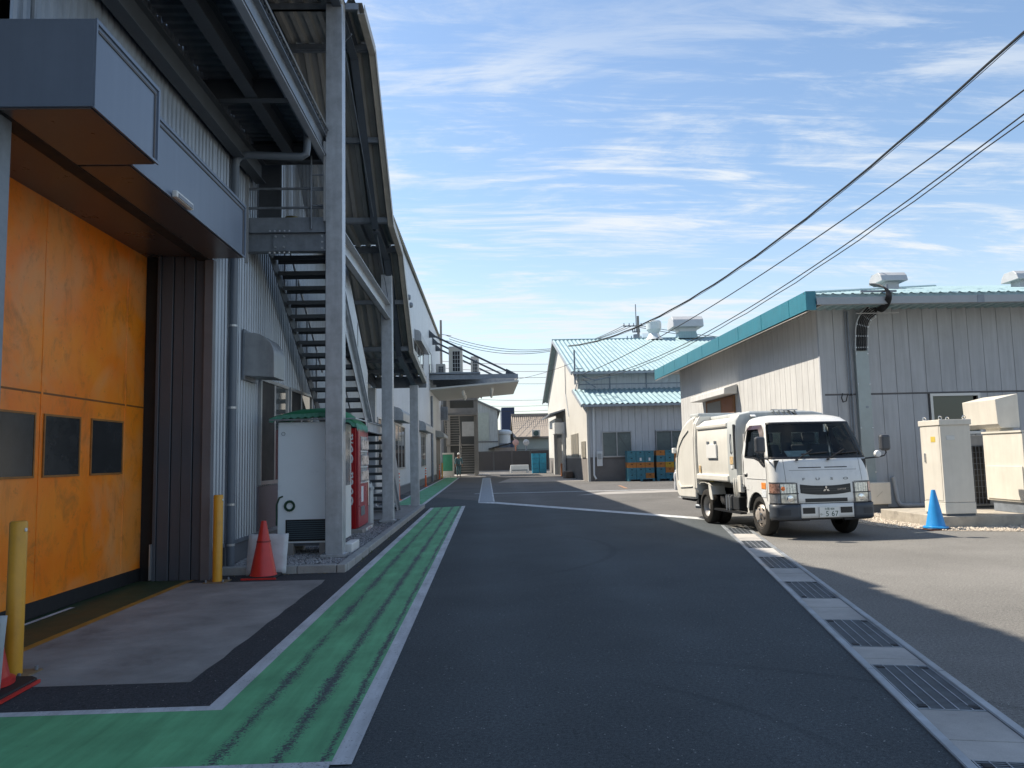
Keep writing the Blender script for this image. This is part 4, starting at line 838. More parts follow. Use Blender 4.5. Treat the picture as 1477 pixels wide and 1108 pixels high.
# bumper
def bump(u0, u1, z0, z1, off, m, nm, n=16): return T(patchmb(u0, u1, z0, z1, off, n, 4), nm, m, smooth=True, solid=.03)
bump(U(-.44, .4), U(.44, .4), .335, .56, .022, tw, 'bumper_centre')
for sgn in (-1, 1):
    u0, u1 = sorted((sgn*1., U(sgn*.44, .4))); bb = bump(u0, u1, .315, .555, .026, bumpm, 'bumper_corner')
    ua, ub = sorted((U(sgn*.60, .4), U(sgn*.78, .4))); T(patchmb(ua, ub, .385, .475, .030, 6, 2), 'fog_recess', mat('bump_dark', (.025, .03, .04), .5), bb)
    T(patchmb(*sorted((U(sgn*.21, .45), U(sgn*.41, .45))), .405, .50, .026, 6, 2), 'intake', blk)
    T(patchmb(*sorted((sgn*1., U(sgn*.30, .3))), .29, .33, -.01, 10, 2), 'air_dam', under)
T(MB().box(-.80, .80, -1.06, -.90, .30, .58), 'crash_beam', under)
# number plate
npl = T(MB().box(-.155, .175, -1.146, -1.138, .345, .505), 'number_plate', mat('plate_white', (.72, .74, .72), .4, 0, .03), bevel=.004)
pg_ = mat('plate_green', (.015, .07, .05), .5)
text('5 67', .118, pg_, npl, axes((.055, -1.1475, .395), (1, 0, 0), (0, 0, 1)), .0006, 0, 1.0, 'plate_number', 1.05)
text('大阪 800', .045, pg_, npl, axes((.015, -1.1475, .473), (1, 0, 0), (0, 0, 1)), .0006, 0, 1.0, 'plate_region'); text('わ・', .04, pg_, npl, axes((-.105, -1.1475, .39), (1, 0, 0), (0, 0, 1)), .0006, 0, 1.0, 'plate_kana')
# wipers
for x0, x1 in ((-.42, -.12), (.10, .42)):
    wp = MB(); z0, z1 = 1.275, 1.43; a = surf(U(x0, z0), z0, .03); b = surf(U(x1, z1), z1, .025); wp.tube([a, b], .012, 6); b0 = surf(U(x0+.10, 1.36), 1.36, .022); b1_ = surf(U(x1+.24, 1.385), 1.385, .022); wp.tube([b0, b1_], .011, 6); wp.lathe([(0, .03), (.022, .025), (.026, 0)], a+Vector((0, -.0, -.02)), 10); T(wp, 'wiper', blk)
# mirrors
for sgn, mx_, my_ in ((-1, -1.03, -.98), (1, 1.14, -.98)):
    a0 = surf(sgn*.9, 1.27, .005)
    am = MB().tube([a0, Vector((mx_-sgn*.12, my_, 1.29)), Vector((mx_-sgn*.02, my_, 1.31)), Vector((mx_+sgn*.02, my_, 1.36)), Vector((mx_, my_+.01, 1.45))], .012, 8)
    arm = T(am, 'mirror_arm', blk, smooth=True)
    T(MB().box(mx_-.085, mx_+.085, my_-.055, my_+.04, 1.39, 1.66), 'mirror_housing', mat('mirror_grey', (.07, .075, .085), .45), arm, bevel=.04)
    T(MB().box(mx_-.07, mx_+.07, my_+.041, my_+.045, 1.41, 1.64), 'mirror_glass', chrome, arm)
    if sgn > 0: T(MB().lathe([(0, -.03), (.05, -.02), (.06, .02), (.05, .04)], (mx_-.13, my_, 1.34), 14, 'y'), 'round_mirror', white_p, arm, smooth=True); T(MB().prism([(-.86, 1.10), (-.84, 1.29), (-.76, 1.29), (-.80, 1.20)], 'x', .85, .856), 'mirror_mount', white_p, arm)
# chassis
T(MB().box(-.40, -.32, -.9, 4.0, .52, .70).box(.32, .40, -.9, 4.0, .52, .70), 'chassis_rails', under)
T(MB().box(-.5, .5, .1, 2.0, .30, .6), 'driveline', under); T(MB().tube([(-.75, -.36, .34), (.75, -.36, .34)], .06, 8).tube([(-.7, 2.4, .36), (.7, 2.4, .36)], .09, 10), 'axles', under)
tk = T(MB().box(-.80, -.45, .98, 1.32, .34, .62), 'tank', mat('tank_grey', (.06, .065, .07), .45), bevel=.04); T(MB().box(-.805, -.445, 1.05, 1.08, .335, .625).box(-.805, -.445, 1.2, 1.23, .335, .625), 'tank_strap', galvd, tk)
T(MB().box(-.78, -.45, .62, .94, .36, .60), 'battery_box', mat('box_dark', (.03, .032, .035), .5), bevel=.015)
for k in range(4): T(MB().lathe([(0, .0), (.04, .0), (.05, .03), (.05, .12)], (-.74+.02*k, 1.42+.11*k, .42+.03*(k % 2)), 10), 'valve', mat('valve_grey', (.12, .12, .12), .4, .4))
T(MB().box(-.82, -.70, .45, 1.9, .30, .335), 'side_guard', blk); T(MB().box(-.80, .80, .12, .20, .45, .9), 'cab_crossmember', under)
T(MB().tube([(-.62, 2.9, .32), (-.70, 3.05, .30), (-.78, 3.15, .30)], .045, 12, False), 'exhaust', galvd, smooth=True)
hz = MB()
for dy_ in (0, .10, .2): hz.tube([(-.83, .40+dy_, 1.02), (-.87, .36+dy_, .92), (-.87, .36+dy_, .72), (-.84, .42+dy_, .62)], .022, 8)
T(hz, 'hydraulic_pipes', tcream, smooth=True); T(MB().box(-.88, -.80, .22, .40, .70, 1.0), 'control_box', tcream, bevel=.01); T(MB().box(-.80, -.72, .08, .14, .35, .85), 'support_post', tcream)
# wheels
def wheel(x, y, sgn, front, r=.345):
    y = ymap(y); RAW[0] = True; wv = .20; w_ = bpy.data.objects.new('wheel', None); COL.objects.link(w_); w_.parent = TR; w_.empty_display_size = .1
    xo = x
    T(MB().lathe([(.20, -sgn*wv), (.30, -sgn*wv), (r-.01, -sgn*(wv-.02)), (r, -sgn*(wv-.05)), (r, -sgn*.05), (r-.012, -sgn*.02), (r-.05, 0), (.235, sgn*.004), (.215, -sgn*.01), (.20, -sgn*.03)], (xo, y, r), 40, 'x'), 'tyre', tyre, w_, smooth=True)
    rimm = mat('rim_front', (.42, .38, .34), .5, .3, .2, 9, 0, 60, 0, .5, ((.16, .11, .08), .7)) if front else mat('rim_rear', (.42, .41, .40), .45, .4, .2, 9)
    if front: prof = [(.215, -.02), (.205, -.05), (.19, -.05), (.17, -.02), (.12, .015), (.09, .02), (.085, .05), (.05, .06), (0, .06)]
    else: prof = [(.215, -.012), (.205, -.04), (.19, -.09), (.16, -.13), (.10, -.14), (.09, -.10), (.05, -.09), (0, -.09)]
    rim = T(MB().lathe([(a, sgn*b) for a, b in prof], (xo, y, r), 32, 'x'), 'rim', rimm, w_, smooth=True)
    for k in range(6):
        a = k*math.pi/3+.3; hm = MB().lathe([(0, sgn*.004), (.026, sgn*.004), (.028, 0)], (xo+(sgn*.0 if front else -sgn*.128), y+.142*math.cos(a), r+.142*math.sin(a)), 12, 'x'); T(hm, 'hand_hole', black, rim)
        nb = MB().lathe([(0, sgn*.02), (.013, sgn*.02), (.015, 0)], (xo+(sgn*.02 if front else -sgn*.13), y+.105*math.cos(a+.5), r+.105*math.sin(a+.5)), 6, 'x'); T(nb, 'wheel_nut', galvd, rim)
_w = wheel
def wheel(*a): _w(*a); RAW[0] = False
wheel(-.80, -.36, -1, True); wheel(.80, -.36, 1, True); wheel(-.82, 2.40, -1, False); wheel(.82, 2.40, 1, False); wheel(-.58, 2.40, -1, False); wheel(.58, 2.40, 1, False)
fdm = MB(); pr = [(1.86, .60), (1.94, .76), (2.06, .80), (2.30, .83), (2.55, .82), (2.70, .76), (2.76, .60)]
for a, b in zip(pr[:-1], pr[1:]): fdm.bar((-.72, a[0], a[1]), (-.72, b[0], b[1]), .28, .012)
T(fdm, 'rear_mudguard', tcream); fdm = MB()
for a, b in zip(pr[:-1], pr[1:]): fdm.bar((.72, a[0], a[1]), (.72, b[0], b[1]), .28, .012)
T(fdm, 'rear_mudguard', tcream); T(MB().prism([(1.84, .50), (1.94, .78), (2.08, .83), (2.04, .60), (1.96, .50)], 'x', -.86, -.84), 'mudguard_front', tcream); T(MB().lathe([(0, .05), (.04, .04), (.05, 0)], (-.80, 2.02, .84), 10), 'marker_lamp', mat('lamp_yellow', (.6, .5, .15), .3))
# packer body
prof = [(-.78, .86), (-.84, .90), (-.86, 1.02), (-.87, 1.25), (-.87, 1.60), (-.855, 1.88), (-.80, 2.0), (-.70, 2.07), (0, 2.09)]
prof = prof+[(-a, b) for a, b in prof[:-1][::-1]]
T(MB().prism(prof, 'y', .78, 2.66), 'body_shell', tcream, bevel=.015, smooth=True)
prof2 = [(-.80, .80), (-.87, .86), (-.89, 1.1), (-.89, 1.75), (-.87, 1.98), (-.80, 2.10), (-.60, 2.14), (0, 2.14)]; prof2 = prof2+[(-a, b) for a, b in prof2[:-1][::-1]]
T(MB().prism(prof2, 'y', .34, .80), 'body_front_frame', tgrey, bevel=.02, smooth=True)
T(MB().box(-.895, -.885, .36, .46, 1.12, 1.92), 'dark_slot', blk)  # black strip on the frame's side, near its front edge
T(MB().box(-.90, .90, .82, 2.70, .87, 1.0), 'body_sill', tcream, bevel=.03); T(MB().box(-.885, .885, .84, 2.64, 1.88, 1.98), 'top_rail', tcream, bevel=.03)
pn = T(MB().box(-.905, -.872, 1.40, 1.98, 1.31, 1.58), 'hatch_panel', white_p, bevel=.008)
T(MB().box(-.91, -.87, 1.45, 1.50, 1.58, 1.64).box(-.91, -.87, 1.88, 1.93, 1.58, 1.64), 'hatch_hook', galvd, pn)
T(MB().box(-.885, -.87, 2.45, 2.55, 1.02, 1.16), 'sticker', mat('sticker_tan', (.55, .40, .22), .6, 0, .4, 20)); T(MB().box(-.90, -.885, .50, .66, 1.20, 1.34), 'sticker', MATS['sticker_tan']); T(MB().box(-.902, -.888, .52, .62, 1.12, 1.18), 'sticker', white_p)
T(MB().tube([(-.90, .58, 1.75), (-.91, .58, 1.6), (-.91, .55, 1.45), (-.90, .60, 1.40)], .01, 6), 'strap_hook', galvd)
for yy_ in (2.68, 2.80): T(MB().prism([(-.80, .55), (-.90, .70), (-.91, 1.2), (-.905, 1.75), (-.87, 2.02), (-.78, 2.18), (.78, 2.18), (.87, 2.02), (.905, 1.75), (.91, 1.2), (.90, .70), (.80, .55)], 'y', yy_, yy_+.085), 'tail_frame', tcream, bevel=.012)
tail = [(2.88, .46), (4.02, .44), (4.24, .55), (4.34, .72), (4.36, 1.05), (4.33, 1.32), (4.22, 1.56), (4.02, 1.78), (3.75, 1.96), (3.40, 2.09), (3.05, 2.17), (2.88, 2.18)]
tb = T(MB().prism(tail, 'x', -.86, .86), 'tail_gate', tcream, bevel=.05, smooth=True)
al = MB(); arc = [(3.10, .72), (3.95, .68), (4.14, .82), (4.18, 1.1), (4.12, 1.36), (3.95, 1.58), (3.65, 1.76), (3.25, 1.90)]
for sgn in (-1, 1):
    for a, b in zip(arc[:-1], arc[1:]): al.bar((sgn*.865, a[0], a[1]), (sgn*.865, b[0], b[1]), .02, .03, (sgn, 0, 0))
T(al, 'side_moulding', tcream, tb)
T(MB().box(-.80, .80, 2.70, 3.3, 2.16, 2.24), 'top_hinge_box', tgrey, bevel=.02); T(MB().box(-.55, .55, .5, 2.7, 2.09, 2.16), 'roof_channel', tgrey, bevel=.02)
T(MB().box(-.80, -.3, 3.2, 4.1, .40, .46), 'rear_step', under); T(MB().box(-.82, -.6, 2.86, 3.0, .36, .70), 'mud_flap', black)
# roof equipment above the cab
eq = MB(); eq.prism([(.26, 2.05), (.34, 2.10), (.95, 2.16), (1.2, 2.14), (1.2, 2.08)], 'x', -.60, -.50); eq.prism([(.26, 2.05), (.34, 2.10), (.95, 2.16), (1.2, 2.14), (1.2, 2.08)], 'x', .05, .15)
T(eq, 'roof_bracket', tw, bevel=.01)
rk = MB(); rk.box(-.20, .28, .26, .36, 2.155, 2.175)
for k in range(5): rk.tube([(-.16+k*.10, .31, 2.155), (-.13+k*.10, .27, 2.09), (-.10+k*.10, .2, 2.03)], .012, 6)
T(rk, 'roof_rack', frame_al); T(MB().tube([(-.2, .3, 2.17), (.1, .3, 2.16), (.3, .32, 2.06)], .012, 6), 'roof_cable', blk)
T(MB().lathe([(0, -.005), (.02, -.005), (.022, 0)], (-.5, .5, 2.12), 8, 'x'), 'bracket_hole', blk)
# bags hung on the tail
bgm = mat('bag_white', (.60, .62, .66), .4, 0, .2, 14)
for k, (bx_, by_) in enumerate(((-.80, 4.46), (-.74, 4.58), (-.66, 4.50))):
    T(MB().lathe([(.02, 1.0), (.06, .98), (.075, .9), (.06, .8), (.07, .70), (.065, .60), (0, .585)], (bx_, by_, .06*(k % 2)), 12), 'hung_sack', bgm, smooth=True)
T(MB().tube([(-.80, 4.33, 1.02), (-.76, 4.55, 1.03), (-.62, 4.34, 1.02)], .012, 6), 'hanger_bar', galvd); T(MB().box(-.93, -.86, 4.20, 4.34, 1.42, 1.54), 'rear_lamp', white_p, bevel=.015)
# ================================================================ GREY PANELLED BUILDING (right)
rb = thing('panel_building', 'grey panelled building with teal fascia and low corrugated hip roof', 'building', (8.5, 20, 0))
BX, BY = 7.72, 17.20; BX1, BY1 = 27., 30.
B(BX+.04, BX1, BY+.04, BY1, -.05, 4.70).build('wall_core', joint, rb)
B(BX+.012, BX1, BY+.012, BY1-.01, -.05, .10).build('wall_base', mat('base_dark', (.12, .12, .12), .8), rb)
PW = .352
def panel(mesh_cache={}, **k): pass
def mk(name, mb, m): return mb.build(name, m, None)
def piece(src, parent, loc):
    c = src.copy(); COL.objects.link(c); c.parent = parent; c.location = Vector(loc)-root_loc(parent); return c
def proto(mb, m, bevel=0):
    o = mb.build('wall_panel', m, None, bevel); COL.objects.unlink(o); return o
pf_hi = proto(B(.004, PW-.004, 0, .04, 2.70, 4.70), pan_g, .004); pf_lo = proto(B(.004, PW-.004, 0, .04, .10, 2.66), pan_g, .004)
k = 0; x = BX
while x < 16:
    piece(pf_hi, rb, (x, BY, 0)); 
    if not (10.10 < x+.2 < 11.35): piece(pf_lo, rb, (x, BY, 0))
    else: B(x+.006, x+PW-.006, BY, BY+.04, .10, 1.72).build('wall_panel', pan_g, rb)
    x += PW
B(BX, 16, BY+.006, BY+.04, 2.664, 2.697).build('joint_strip', joint, rb)
ps = proto(B(0, .04, .006, PW-.006, .10, 4.70), pan_w, .004); y = BY
while y+PW < BY1+.05: piece(ps, rb, (BX, y, 0)); y += PW
B(BX-.012, BX+.06, BY-.012, BY+.06, .0, 4.70).build('corner_trim', pan_g, rb, .004)
# roof with overhang: eaves at x=7.1, y=16.35
EX, EY, EX1, EY1, EZ = 7.10, 16.35, 27.6, 31.5, 4.82
B(EX+.03, EX1, EY+.05, EY1, 4.71, 4.74).build('soffit', mat('soffit_pale', (.45, .46, .46), .6), rb)
fs = B(EX-.02, EX, EY-.05, EY1, 4.49, 4.91).build('fascia', teal, rb, .004)
y = EY+.9
while y < EY1: B(EX-.026, EX-.02, y, y+.02, 4.50, 4.90).build('fascia_joint', teal, fs); y += 1.8
B(EX-.015, EX+.20, EY-.055, EY-.005, 4.49, 4.91).build('fascia_return', teal, rb)
MB().prism([(EX, 4.45), (EX+.62, 4.70), (EX+.62, 4.72), (EX, 4.47)], 'y', EY, EY1-.02).build('eave_lining', mat('lining', (.40, .38, .35), .6), rb)
gm = MB(); gm.box(EX+.2, EX1, EY-.10, EY-.09, 4.60, 4.76); gm.box(EX+.2, EX1, EY-.09, EY+.02, 4.60, 4.61); gm.box(EX+.2, EX1, EY+.02, EY+.03, 4.60, 4.74); gm.build('gutter', gutter_g, rb, .003)
for x in (10.9, 14.5): B(x, x+.16, EY-.106, EY-.088, 4.595, 4.77).build('gutter_joint', galvd, rb)
MB().corr((EX+.3, EY+.04, 4.68), (1, 0, 0), 12, (0, 1, 0), .8, (0, 0, -1), .22, .04).build('eave_sheet', tealr, rb)
sl_ = .235; half = (EY1-EY)/2
rows = []; per = .22; cols = []
x = EX; rr = MB()
def roof_strip(x0, x1, up0, up1):        # front hip face: strip between x0..x1, height offsets of the wave
    d0 = min(x0-EX, half); d1 = min(x1-EX, half)
    rr.add([(x0, EY-.04, EZ+up0), (x1, EY-.04, EZ+up1), (x1, EY-.04+max(.05, d1), EZ+sl_*max(.05, d1)+up1), (x0, EY-.04+max(.05, d0), EZ+sl_*max(.05, d0)+up0)], [(0, 1, 2, 3)])
x = EX+.05; w = [0, .005, .03, .045, .03, .005]
i = 0
while x < 19: roof_strip(x, x+per/6, w[i % 6], w[(i+1) % 6]); x += per/6; i += 1
rr.build('roof_front', tealr, rb, 0, True); B(EX+.1, 19, EY-.02, EY, 4.70, 4.85).build('eave_closer', tealr, rb)
rl = MB(); rl.add([(EX, EY, EZ), (EX+half, EY+half, EZ+sl_*half), (EX, EY1, EZ)], [(0, 1, 2)]); rl.add([(EX+half, EY+half, EZ+sl_*half), (EX1, EY+half, EZ+sl_*half), (EX1, EY1, EZ), (EX, EY1, EZ)], [(0, 1, 2, 3)]); rl.add([(19, EY, EZ), (EX1, EY, EZ), (EX1, EY+half, EZ+sl_*half), (19, EY+half, EZ+sl_*half)], [(0, 1, 2, 3)]); rl.build('roof_rest', tealr, rb)
MB().tube([(EX, EY, EZ+.05), (EX+half, EY+half, EZ+sl_*half+.05)], .05, 6).build('hip_cap', tealr, rb)
def roofvent(x, y, z, w=.8, parent=None):
    v = MB().box(x-w*.32, x+w*.32, y-w*.32, y+w*.32, z-.3, z+.34).build('vent_neck', mat('vent_grey', (.46, .47, .48), .45, .2, .06, 4), parent)
    MB().prism([(x-w*.44, z-.2), (x+w*.44, z-.2), (x+w*.34, z+.08), (x-w*.34, z+.08)], 'y', y-w*.44, y+w*.44).build('vent_base', MATS['vent_grey'], v)
    MB().prism([(y-w*.6, z+.26), (y-w*.5, z+.42), (y-w*.32, z+.52), (y+w*.32, z+.52), (y+w*.5, z+.42), (y+w*.6, z+.26)], 'x', x-w*.62, x+w*.62).build('vent_cap', MATS['vent_grey'], v, .02)
roofvent(11.2, 20.4, 5.72, .60, rb); roofvent(15.0, 20.4, 5.72, .60, rb)
# cable ladder, cover and cables
cc = B(8.50, 8.80, 17.08, 17.195, .60, 3.72).build('cable_cover', mat('cover_galv', (.30, .35, .36), .45, .3, .1, 3), rb, .006); B(8.44, 8.86, 17.06, 17.195, .02, .62).build('cable_cover_base', MATS['cover_galv'], rb, .006)
sc_ = MB()
for z in (.9, 1.9, 2.9, 3.6): 
    for xx_ in (8.515, 8.785): sc_.lathe([(0, -.008), (.012, -.006), (.014, 0)], (xx_, 17.08, z), 8, 'y')
sc_.build('cover_screws', chrome, cc); B(8.66, 8.72, 17.075, 17.082, 2.35, 2.40).build('cover_plug', galvd, cc)
def smooth_path(pts, n=6):
    pts = [Vector(p) for p in pts]; out = []
    for i in range(len(pts)-1):
        p0, p1, p2, p3 = pts[max(i-1, 0)], pts[i], pts[i+1], pts[min(i+2, len(pts)-1)]
        for k in range(n):
            t_ = k/n; out.append(.5*((2*p1)+(p2-p0)*t_+(2*p0-5*p1+4*p2-p3)*t_*t_+(3*p1-p0-3*p2+p3)*t_**3))
    return out+[pts[-1]]
lcen = [yp(1243, 506, 17.08), yp(1243, 488, 17.07), yp(1244, 470, 17.04), yp(1250, 456, 17.0), yp(1260, 448, 16.95)]
lsp = smooth_path(lcen)
nrm = [Vector((1, 0, 0)), Vector((1, 0, 0)), Vector((.96, 0, -.25)), Vector((.75, 0, -.66)), Vector((.45, 0, -.9))]
def off_path(d): return smooth_path([p+n_*d for p, n_ in zip(lcen, nrm)])
lr = MB()
for d in (-.15, .15): lr.tube(off_path(d), .014, 6)
a_, b_ = off_path(-.15), off_path(.15)
for k in (2, 7, 12, 17, 22): lr.bar(a_[k]-Vector((0, .02, 0)), b_[k]-Vector((0, .02, 0)), .012, .03)
lr.build('cable_ladder', frame_al, rb)
loop = [yp(1268, 447, 16.8), yp(1277, 441, 16.4), yp(1282, 431, 16.15), yp(1282, 421, 16.13), yp(1276, 414, 16.2), yp(1266, 411, 16.5), yp(1258, 411, 16.9)]
for k, d in enumerate((-.11, -.07, -.03, .01, .05, .09)):
    q = [p+n_*d+Vector((0, -.02, 0)) for p, n_ in zip(lcen, nrm)]+[p+Vector((-d*.35, .01*k, d*.35)) for p in loop]
    MB().tube(smooth_path(q, 5), .017, 8).build('cable', cable_m, rb, 0, True)
MB().tube([(8.46, 16.85, 4.50), (9.45, 16.85, 4.50)], .012, 6).build('hanger_rod', frame_al, rb)
MB().box(8.3, 9.1, 16.25, 16.29, 4.86, 4.90).box(8.85, 8.89, 16.2, 16.24, 4.86, 5.02).build('roof_bracket', galvd, rb)
MB().tube([(8.40, 17.15, .1), (8.40, 17.15, 4.6)], .02, 8).tube([(8.34, 17.16, .1), (8.34, 17.16, 4.6)], .012, 6).build('conduit', galvd, rb)
MB().tube([(8.38, 17.1, 2.66), (8.26, 17.1, 2.66), (8.22, 17.1, 2.52), (8.15, 17.1, 2.50), (8.12, 17.1, 2.6), (8.15, 17.1, 2.70)], .014, 6).build('hook', blk, rb)
MB().tube([(9.17, 17.1, .78), (9.20, 17.1, .72), (9.24, 17.08, .25), (9.28, 17.05, .16), (9.36, 17.0, .14), (10.3, 16.9, .14)], .05, 10).build('waste_pipe', pan_g, rb, 0, True)
wf = MB(); wf.box(10.22, 11.4, 17.16, 17.25, 2.60, 2.66); wf.box(10.22, 11.4, 17.16, 17.25, 1.72, 1.78); wf.box(10.22, 10.28, 17.16, 17.25, 1.78, 2.60); wf.box(11.34, 11.4, 17.16, 17.25, 1.78, 2.60)
w_ = wf.build('window_frame', frame_al, rb); B(10.285, 11.335, 17.20, 17.23, 1.785, 2.595).build('pane', glass('pane_dim', (.03, .045, .042), .08), w_)
# side window with shutter box
sw = B(7.66, 7.73, 23.3, 26.3, 2.62, 3.18).build('window_frame', mat('brown_frame', (.25, .12, .05), .6), rb, .006)
B(7.655, 7.665, 24.6, 26.1, 2.66, 3.1).build('pane', mat('window_tan', (.22, .21, .19), .4), sw); B(7.655, 7.665, 23.4, 24.5, 2.66, 3.1).build('pane', mat('window_rust', (.30, .10, .03), .5), sw)
MB().prism([(7.70, 3.50), (7.30, 3.38), (7.28, 3.20), (7.70, 3.20)], 'y', 23.0, 26.9).build('shutter_box', pan_w, rb, .01)
# ---- things at the foot of the wall
eb = thing('electrical_box', 'small cream electrical box on a stand at the foot of the grey wall', 'electrical box', (8.7, 16.9, 0))
B(8.44, 8.93, 16.75, 17.05, .20, .68).build('box', cream, eb, .012); B(8.50, 8.88, 16.80, 17.0, .0, .20).build('stand', steel_dk, eb); B(8.93, 8.99, 16.86, 16.92, .38, .46).build('plug', blk, eb, .008); MB().bar((8.60, 16.747, .36), (8.74, 16.747, .48), .002, .012, (0, 1, 0)).build('scratch', mat('box_mark', (.40, .38, .33), .6), eb)
cbx = thing('switchgear_cabinet', 'tall cream switchgear cabinet with lifting eyes on the concrete plinth', 'cabinet', (8.42, 13.8, .2))
B(8.15, 8.70, 13.46, 14.10, .44, 1.82).build('body', cream, cbx, .008); B(8.13, 8.72, 13.44, 14.12, 1.82, 1.92).build('top_cap', cream, cbx, .008); B(8.145, 8.705, 13.455, 14.105, .24, .435).build('plinth_panel', cream, cbx, .006); B(8.16, 8.69, 13.47, 14.09, .20, .24).build('foot_frame', steel_dk, cbx)
B(8.143, 8.150, 13.50, 14.06, .47, 1.80).build('door', cream, cbx, .003); B(8.128, 8.142, 13.95, 13.985, 1.15, 1.32).build('door_handle', chrome, cbx, .004)
for xx_, yy_ in ((8.20, 13.52), (8.64, 13.52), (8.20, 14.02), (8.64, 14.02)):
    MB().tube([(xx_+.03*math.cos(a*math.pi/6), yy_, 1.955+.03*math.sin(a*math.pi/6)) for a in range(13)], .009, 6).build('lifting_eye', chrome, cbx)
bc = cone('traffic_cone', 'blue traffic cone beside the concrete plinth', 7.80, 13.22, blue_c, .68, mat('cone_base', (.03, .04, .055), .7))
MB().lathe([(.20, .028), (.20, .05), (.16, .058)], (7.80, 13.22, .005), 24).build('cone_foot', blue_c, bc)
B(7.80-.21, 7.80+.21, 13.22-.2, 13.22+.2, .005, .014).build('base_edge', mat('rust_edge', (.25, .10, .06), .7), bc)
ac = thing('air_conditioner', 'cream outdoor condenser with a sloping discharge hood on the plinth', 'air conditioner', (10.1, 13.9, .2))
B(9.62, 10.6, 13.0+.42, 14.52, .40, 1.66).build('casing', cream, ac, .012); B(9.60, 9.62, 13.46, 14.48, .44, 1.05).build('access_panel', cream, ac, .004); B(9.66, 10.5, 13.5, 14.4, .205, .40).build('stand', galvd, ac)
B(9.60, 10.6, 13.42, 14.52, 1.665, 1.70).build('top_flange', cream, ac); MB().prism([(9.56, 2.30), (10.0, 2.40), (10.0, 1.76), (9.64, 1.76), (9.58, 1.84)], 'y', 13.98, 14.98).build('discharge_hood', cream, ac, .008)
B(9.68, 9.95, 14.1, 14.5, 1.70, 1.765).build('hood_neck', cream, ac); MB().box(9.612, 9.62, 13.5, 13.52, .5, 1.0).build('panel_edge', joint, ac)
a2 = thing('air_conditioner', 'grey condenser with black wire grille between cabinet and hooded unit', 'air conditioner', (9.75, 15.2, .2))
B(9.20, 10.15, 15.0, 15.40, .25, 1.65).build('casing', pan_g, a2, .012); B(9.62, 9.98, 14.985, 15.0, .28, 1.44).build('coil', blk, a2); B(9.25, 10.1, 15.05, 15.35, .20, .25).build('stand', steel_dk, a2)
gg = MB()
for k in range(6): gg.box(9.62+k*.07, 9.626+k*.07, 14.97, 14.984, .28, 1.44)
for k in range(11): gg.box(9.62, 9.98, 14.968, 14.984, .29+k*.113, .296+k*.113)
gg.build('wire_grille', galvd, a2)
# ================================================================ MID SHED
sd_ = thing('shed_building', 'cream and white shed with pale teal corrugated gable roof and lean-to', 'building', (7, 45, 0))
SX, SX1 = 5.50, 26.
cream_w = mat('shed_gable', (.58, .565, .52), .7, 0, .06, .8, .05, 90, .08)
sk = mat('shed_plinth', (.19, .175, .165), .85, 0, .15, 2)
MB().prism([(41.5, 1.25), (41.5, 4.0), (45.2, 5.25), (45.2, 6.45), (56.6, 9.95), (67.2, 6.3), (67.2, 1.25)], 'x', SX, SX+.08).build('gable_wall', cream_w, sd_)
B(SX+.01, SX+.08, 41.5, 67.2, -.05, 1.25).build('plinth', sk, sd_); B(SX-.01, SX+.12, 41.46, 41.62, 0, 4.05).build('corner_post', cream_w, sd_)
B(SX+.09, SX1, 41.56, 67.1, -.05, 4.0).build('wall_core', joint, sd_); B(SX+.09, SX1, 45.24, 67.1, 4.0, 6.45).build('upper_core', joint, sd_)
pw2 = .36; pan_s = mat('shed_panel', (.56, .57, .58), .6, 0, .07, 1.0, 0, 60, .14); pl_lo = proto(B(.006, pw2-.006, 0, .05, 1.30, 4.05), pan_s, 0); pl_pl = B(SX+.13, SX1, 41.5, 41.56, -.05, 1.28).build('plinth', sk, sd_)
x = SX+.13
while x < 14:
    if (6.25 < x+.18 < 7.95) or (9.2 < x+.18 < 11.0): B(x+.006, x+pw2-.006, 41.51, 41.56, 2.70, 4.05).build('wall_panel', pan_s, sd_)
    else: piece(pl_lo, sd_, (x, 41.51, 0))
    x += pw2
pl_up = proto(B(.006, pw2*1.25-.006, 0, .05, 4.9, 6.5), pan_s, 0); x = SX+.1
while x < 14: piece(pl_up, sd_, (x, 45.18, 0)); x += pw2*1.25
B(SX+.1, 16, 45.165, 45.18, 5.60, 5.66).build('upper_rail', galvd, sd_)
for x in (7.4, 9.6): B(x, x+.08, 45.15, 45.18, 4.9, 6.4).build('wall_stay', galvd, sd_)
for x0, x1 in ((6.30, 7.92), (9.25, 11.0)):
    f = MB(); f.box(x0, x1, 41.44, 41.56, 2.63, 2.70); f.box(x0, x1, 41.42, 41.56, 1.28, 1.36); f.box(x0, x0+.05, 41.46, 41.56, 1.36, 2.63); f.box(x1-.05, x1, 41.46, 41.56, 1.36, 2.63); f.box((x0+x1)/2-.03, (x0+x1)/2+.03, 41.46, 41.54, 1.36, 2.63)
    w_ = f.build('window_frame', frame_al, sd_)
    for a, b in ((x0+.05, (x0+x1)/2-.03), ((x0+x1)/2+.03, x1-.05)): B(a, b, 41.50, 41.53, 1.36, 2.63).build('pane', win_gr, w_)
    gb_ = MB(); gb_.bar((x0+.8, 41.545, 2.6), (x0+.1, 41.545, 1.4), .02, .03); gb_.bar((x0+.85, 41.495, 2.6), (x1-.1, 41.495, 1.5), .012, .025); gb_.build('brace', mat('brace_grey', (.10, .11, .11), .6), w_)
def corr_slope(x0, x1, ya, za, yb, zb, per, amp, name, m):
    V = Vector((0, yb-ya, zb-za)); l = V.length; V.normalize(); N = Vector((0, -V.z, V.y)); MB().corr((x0, ya, za), (1, 0, 0), x1-x0, V, l, N, per, amp, 'sin').build(name, m, sd_, 0, True)
